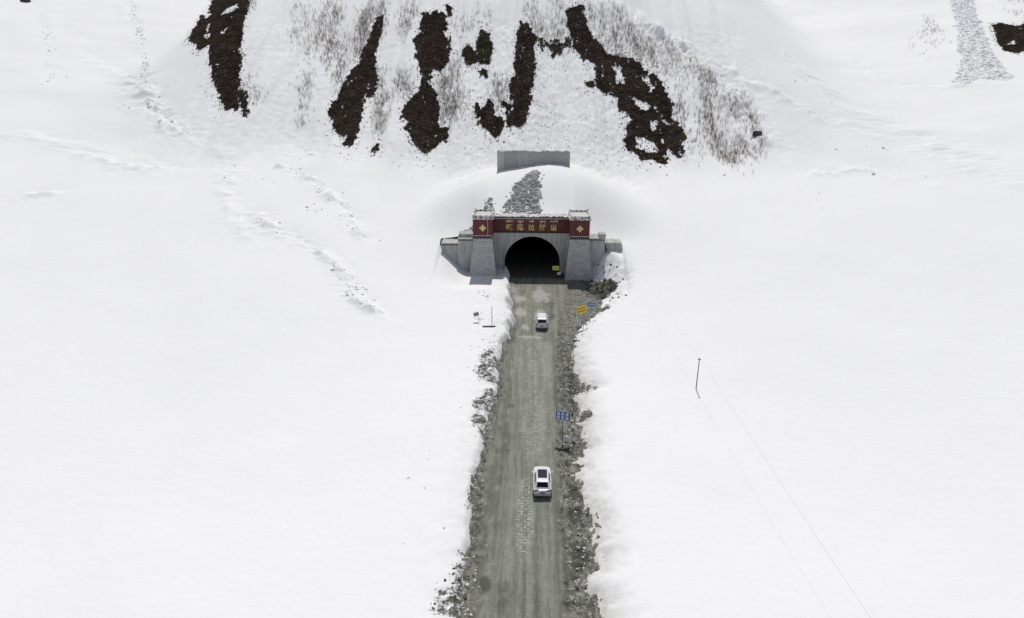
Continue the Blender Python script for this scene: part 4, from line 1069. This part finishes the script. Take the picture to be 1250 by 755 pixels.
# ------------------------------------------------------------------ utility pole and its wire
def pole(label, x, y, H):
    zg = float(zt(x, y)[0]); t = thing('utility_pole', (x, y, zg), label, 'utility pole')
    b = MB(); b.tube((0, 0, -.6), (0, 0, H), .07, .05, 10); b.build('shaft', M['polegrey'], t)
    b = MB(); b.box(-.2, .2, -.03, .03, H - .22, H - .14); b.build('bracket', M['darksteel'], t)
    b = MB(); b.tube((0, 0, H), (0, 0, H + .1), .05, .03); b.build('insulator', M['dent'], t)
    return zg + H + .1
pA = flat_pt(849.3, 477.5, .9); zA = pole('lone wooden pole carrying a wire across the snow field on the right', pA[0], pA[1], 4.3)
_q = flat_pt(1060, 755, 5.0); pB = (_q[0] + (_q[0] - pA[0]) * .5, _q[1] + (_q[1] - pA[1]) * .5); zB = float(zt(*pB)[0]) + 4.4
b = MB()
def span(a, c, sag, r=.007, n=14):
    a = np.array(a); c = np.array(c); P = [a + (c - a) * i / n - np.array([0, 0, sag * 4 * (i / n) * (1 - i / n)]) for i in range(n + 1)]
    for p, q in zip(P[:-1], P[1:]): b.tube(p, q, r, n=5)
span((pA[0], pA[1], zA), (pB[0], pB[1], zB), .25)
span((pA[0], pA[1], zA), (17.2, 124.3, 6.4), .4, .004)
tag(b.build('overhead_wire', M['cable']), 'thin wire sagging from the lone pole across the snow field', 'wire')

# ------------------------------------------------------------------ light, sky, camera
w = bpy.data.worlds.new('World'); SC.world = w; w.use_nodes = True
nt = w.node_tree; bg = nt.nodes['Background']
sky = nt.nodes.new('ShaderNodeTexSky'); sky.sky_type = 'NISHITA'; sky.sun_disc = False
sky.sun_elevation = SUN_EL; sky.sun_rotation = SUN_AZ; sky.altitude = 3700; sky.air_density = .8; sky.dust_density = 1.0
hs = nt.nodes.new('ShaderNodeHueSaturation'); hs.inputs['Saturation'].default_value = .45; nt.links.new(sky.outputs[0], hs.inputs['Color']); nt.links.new(hs.outputs[0], bg.inputs[0]); bg.inputs[1].default_value = .15
ld = bpy.data.lights.new('sun', 'SUN'); ld.energy = 3.4; ld.angle = radians(.53); ld.color = (1, .972, .93)
lo = bpy.data.objects.new('sun', ld); COL.objects.link(lo); lo.location = (0, 100, 120)
lo.rotation_euler = (-(pi / 2 - SUN_EL), 0, -SUN_AZ)
cam = bpy.data.cameras.new('camera'); co = bpy.data.objects.new('camera', cam); COL.objects.link(co)
co.location = (CAM_X, 0, CAM_Z); co.rotation_euler = (pi / 2 - PITCH, 0, YAW)
cam.sensor_width = 36; cam.lens = 36 * FPX / 1250; cam.clip_end = 3000; cam.clip_start = .5
SC.camera = co
SC.view_settings.view_transform = 'Standard'; SC.view_settings.look = 'None'; SC.view_settings.gamma = 1; SC.view_settings.exposure = -.29
SC.view_settings.use_curve_mapping = False
SC.cycles.max_bounces = 6; SC.cycles.diffuse_bounces = 4
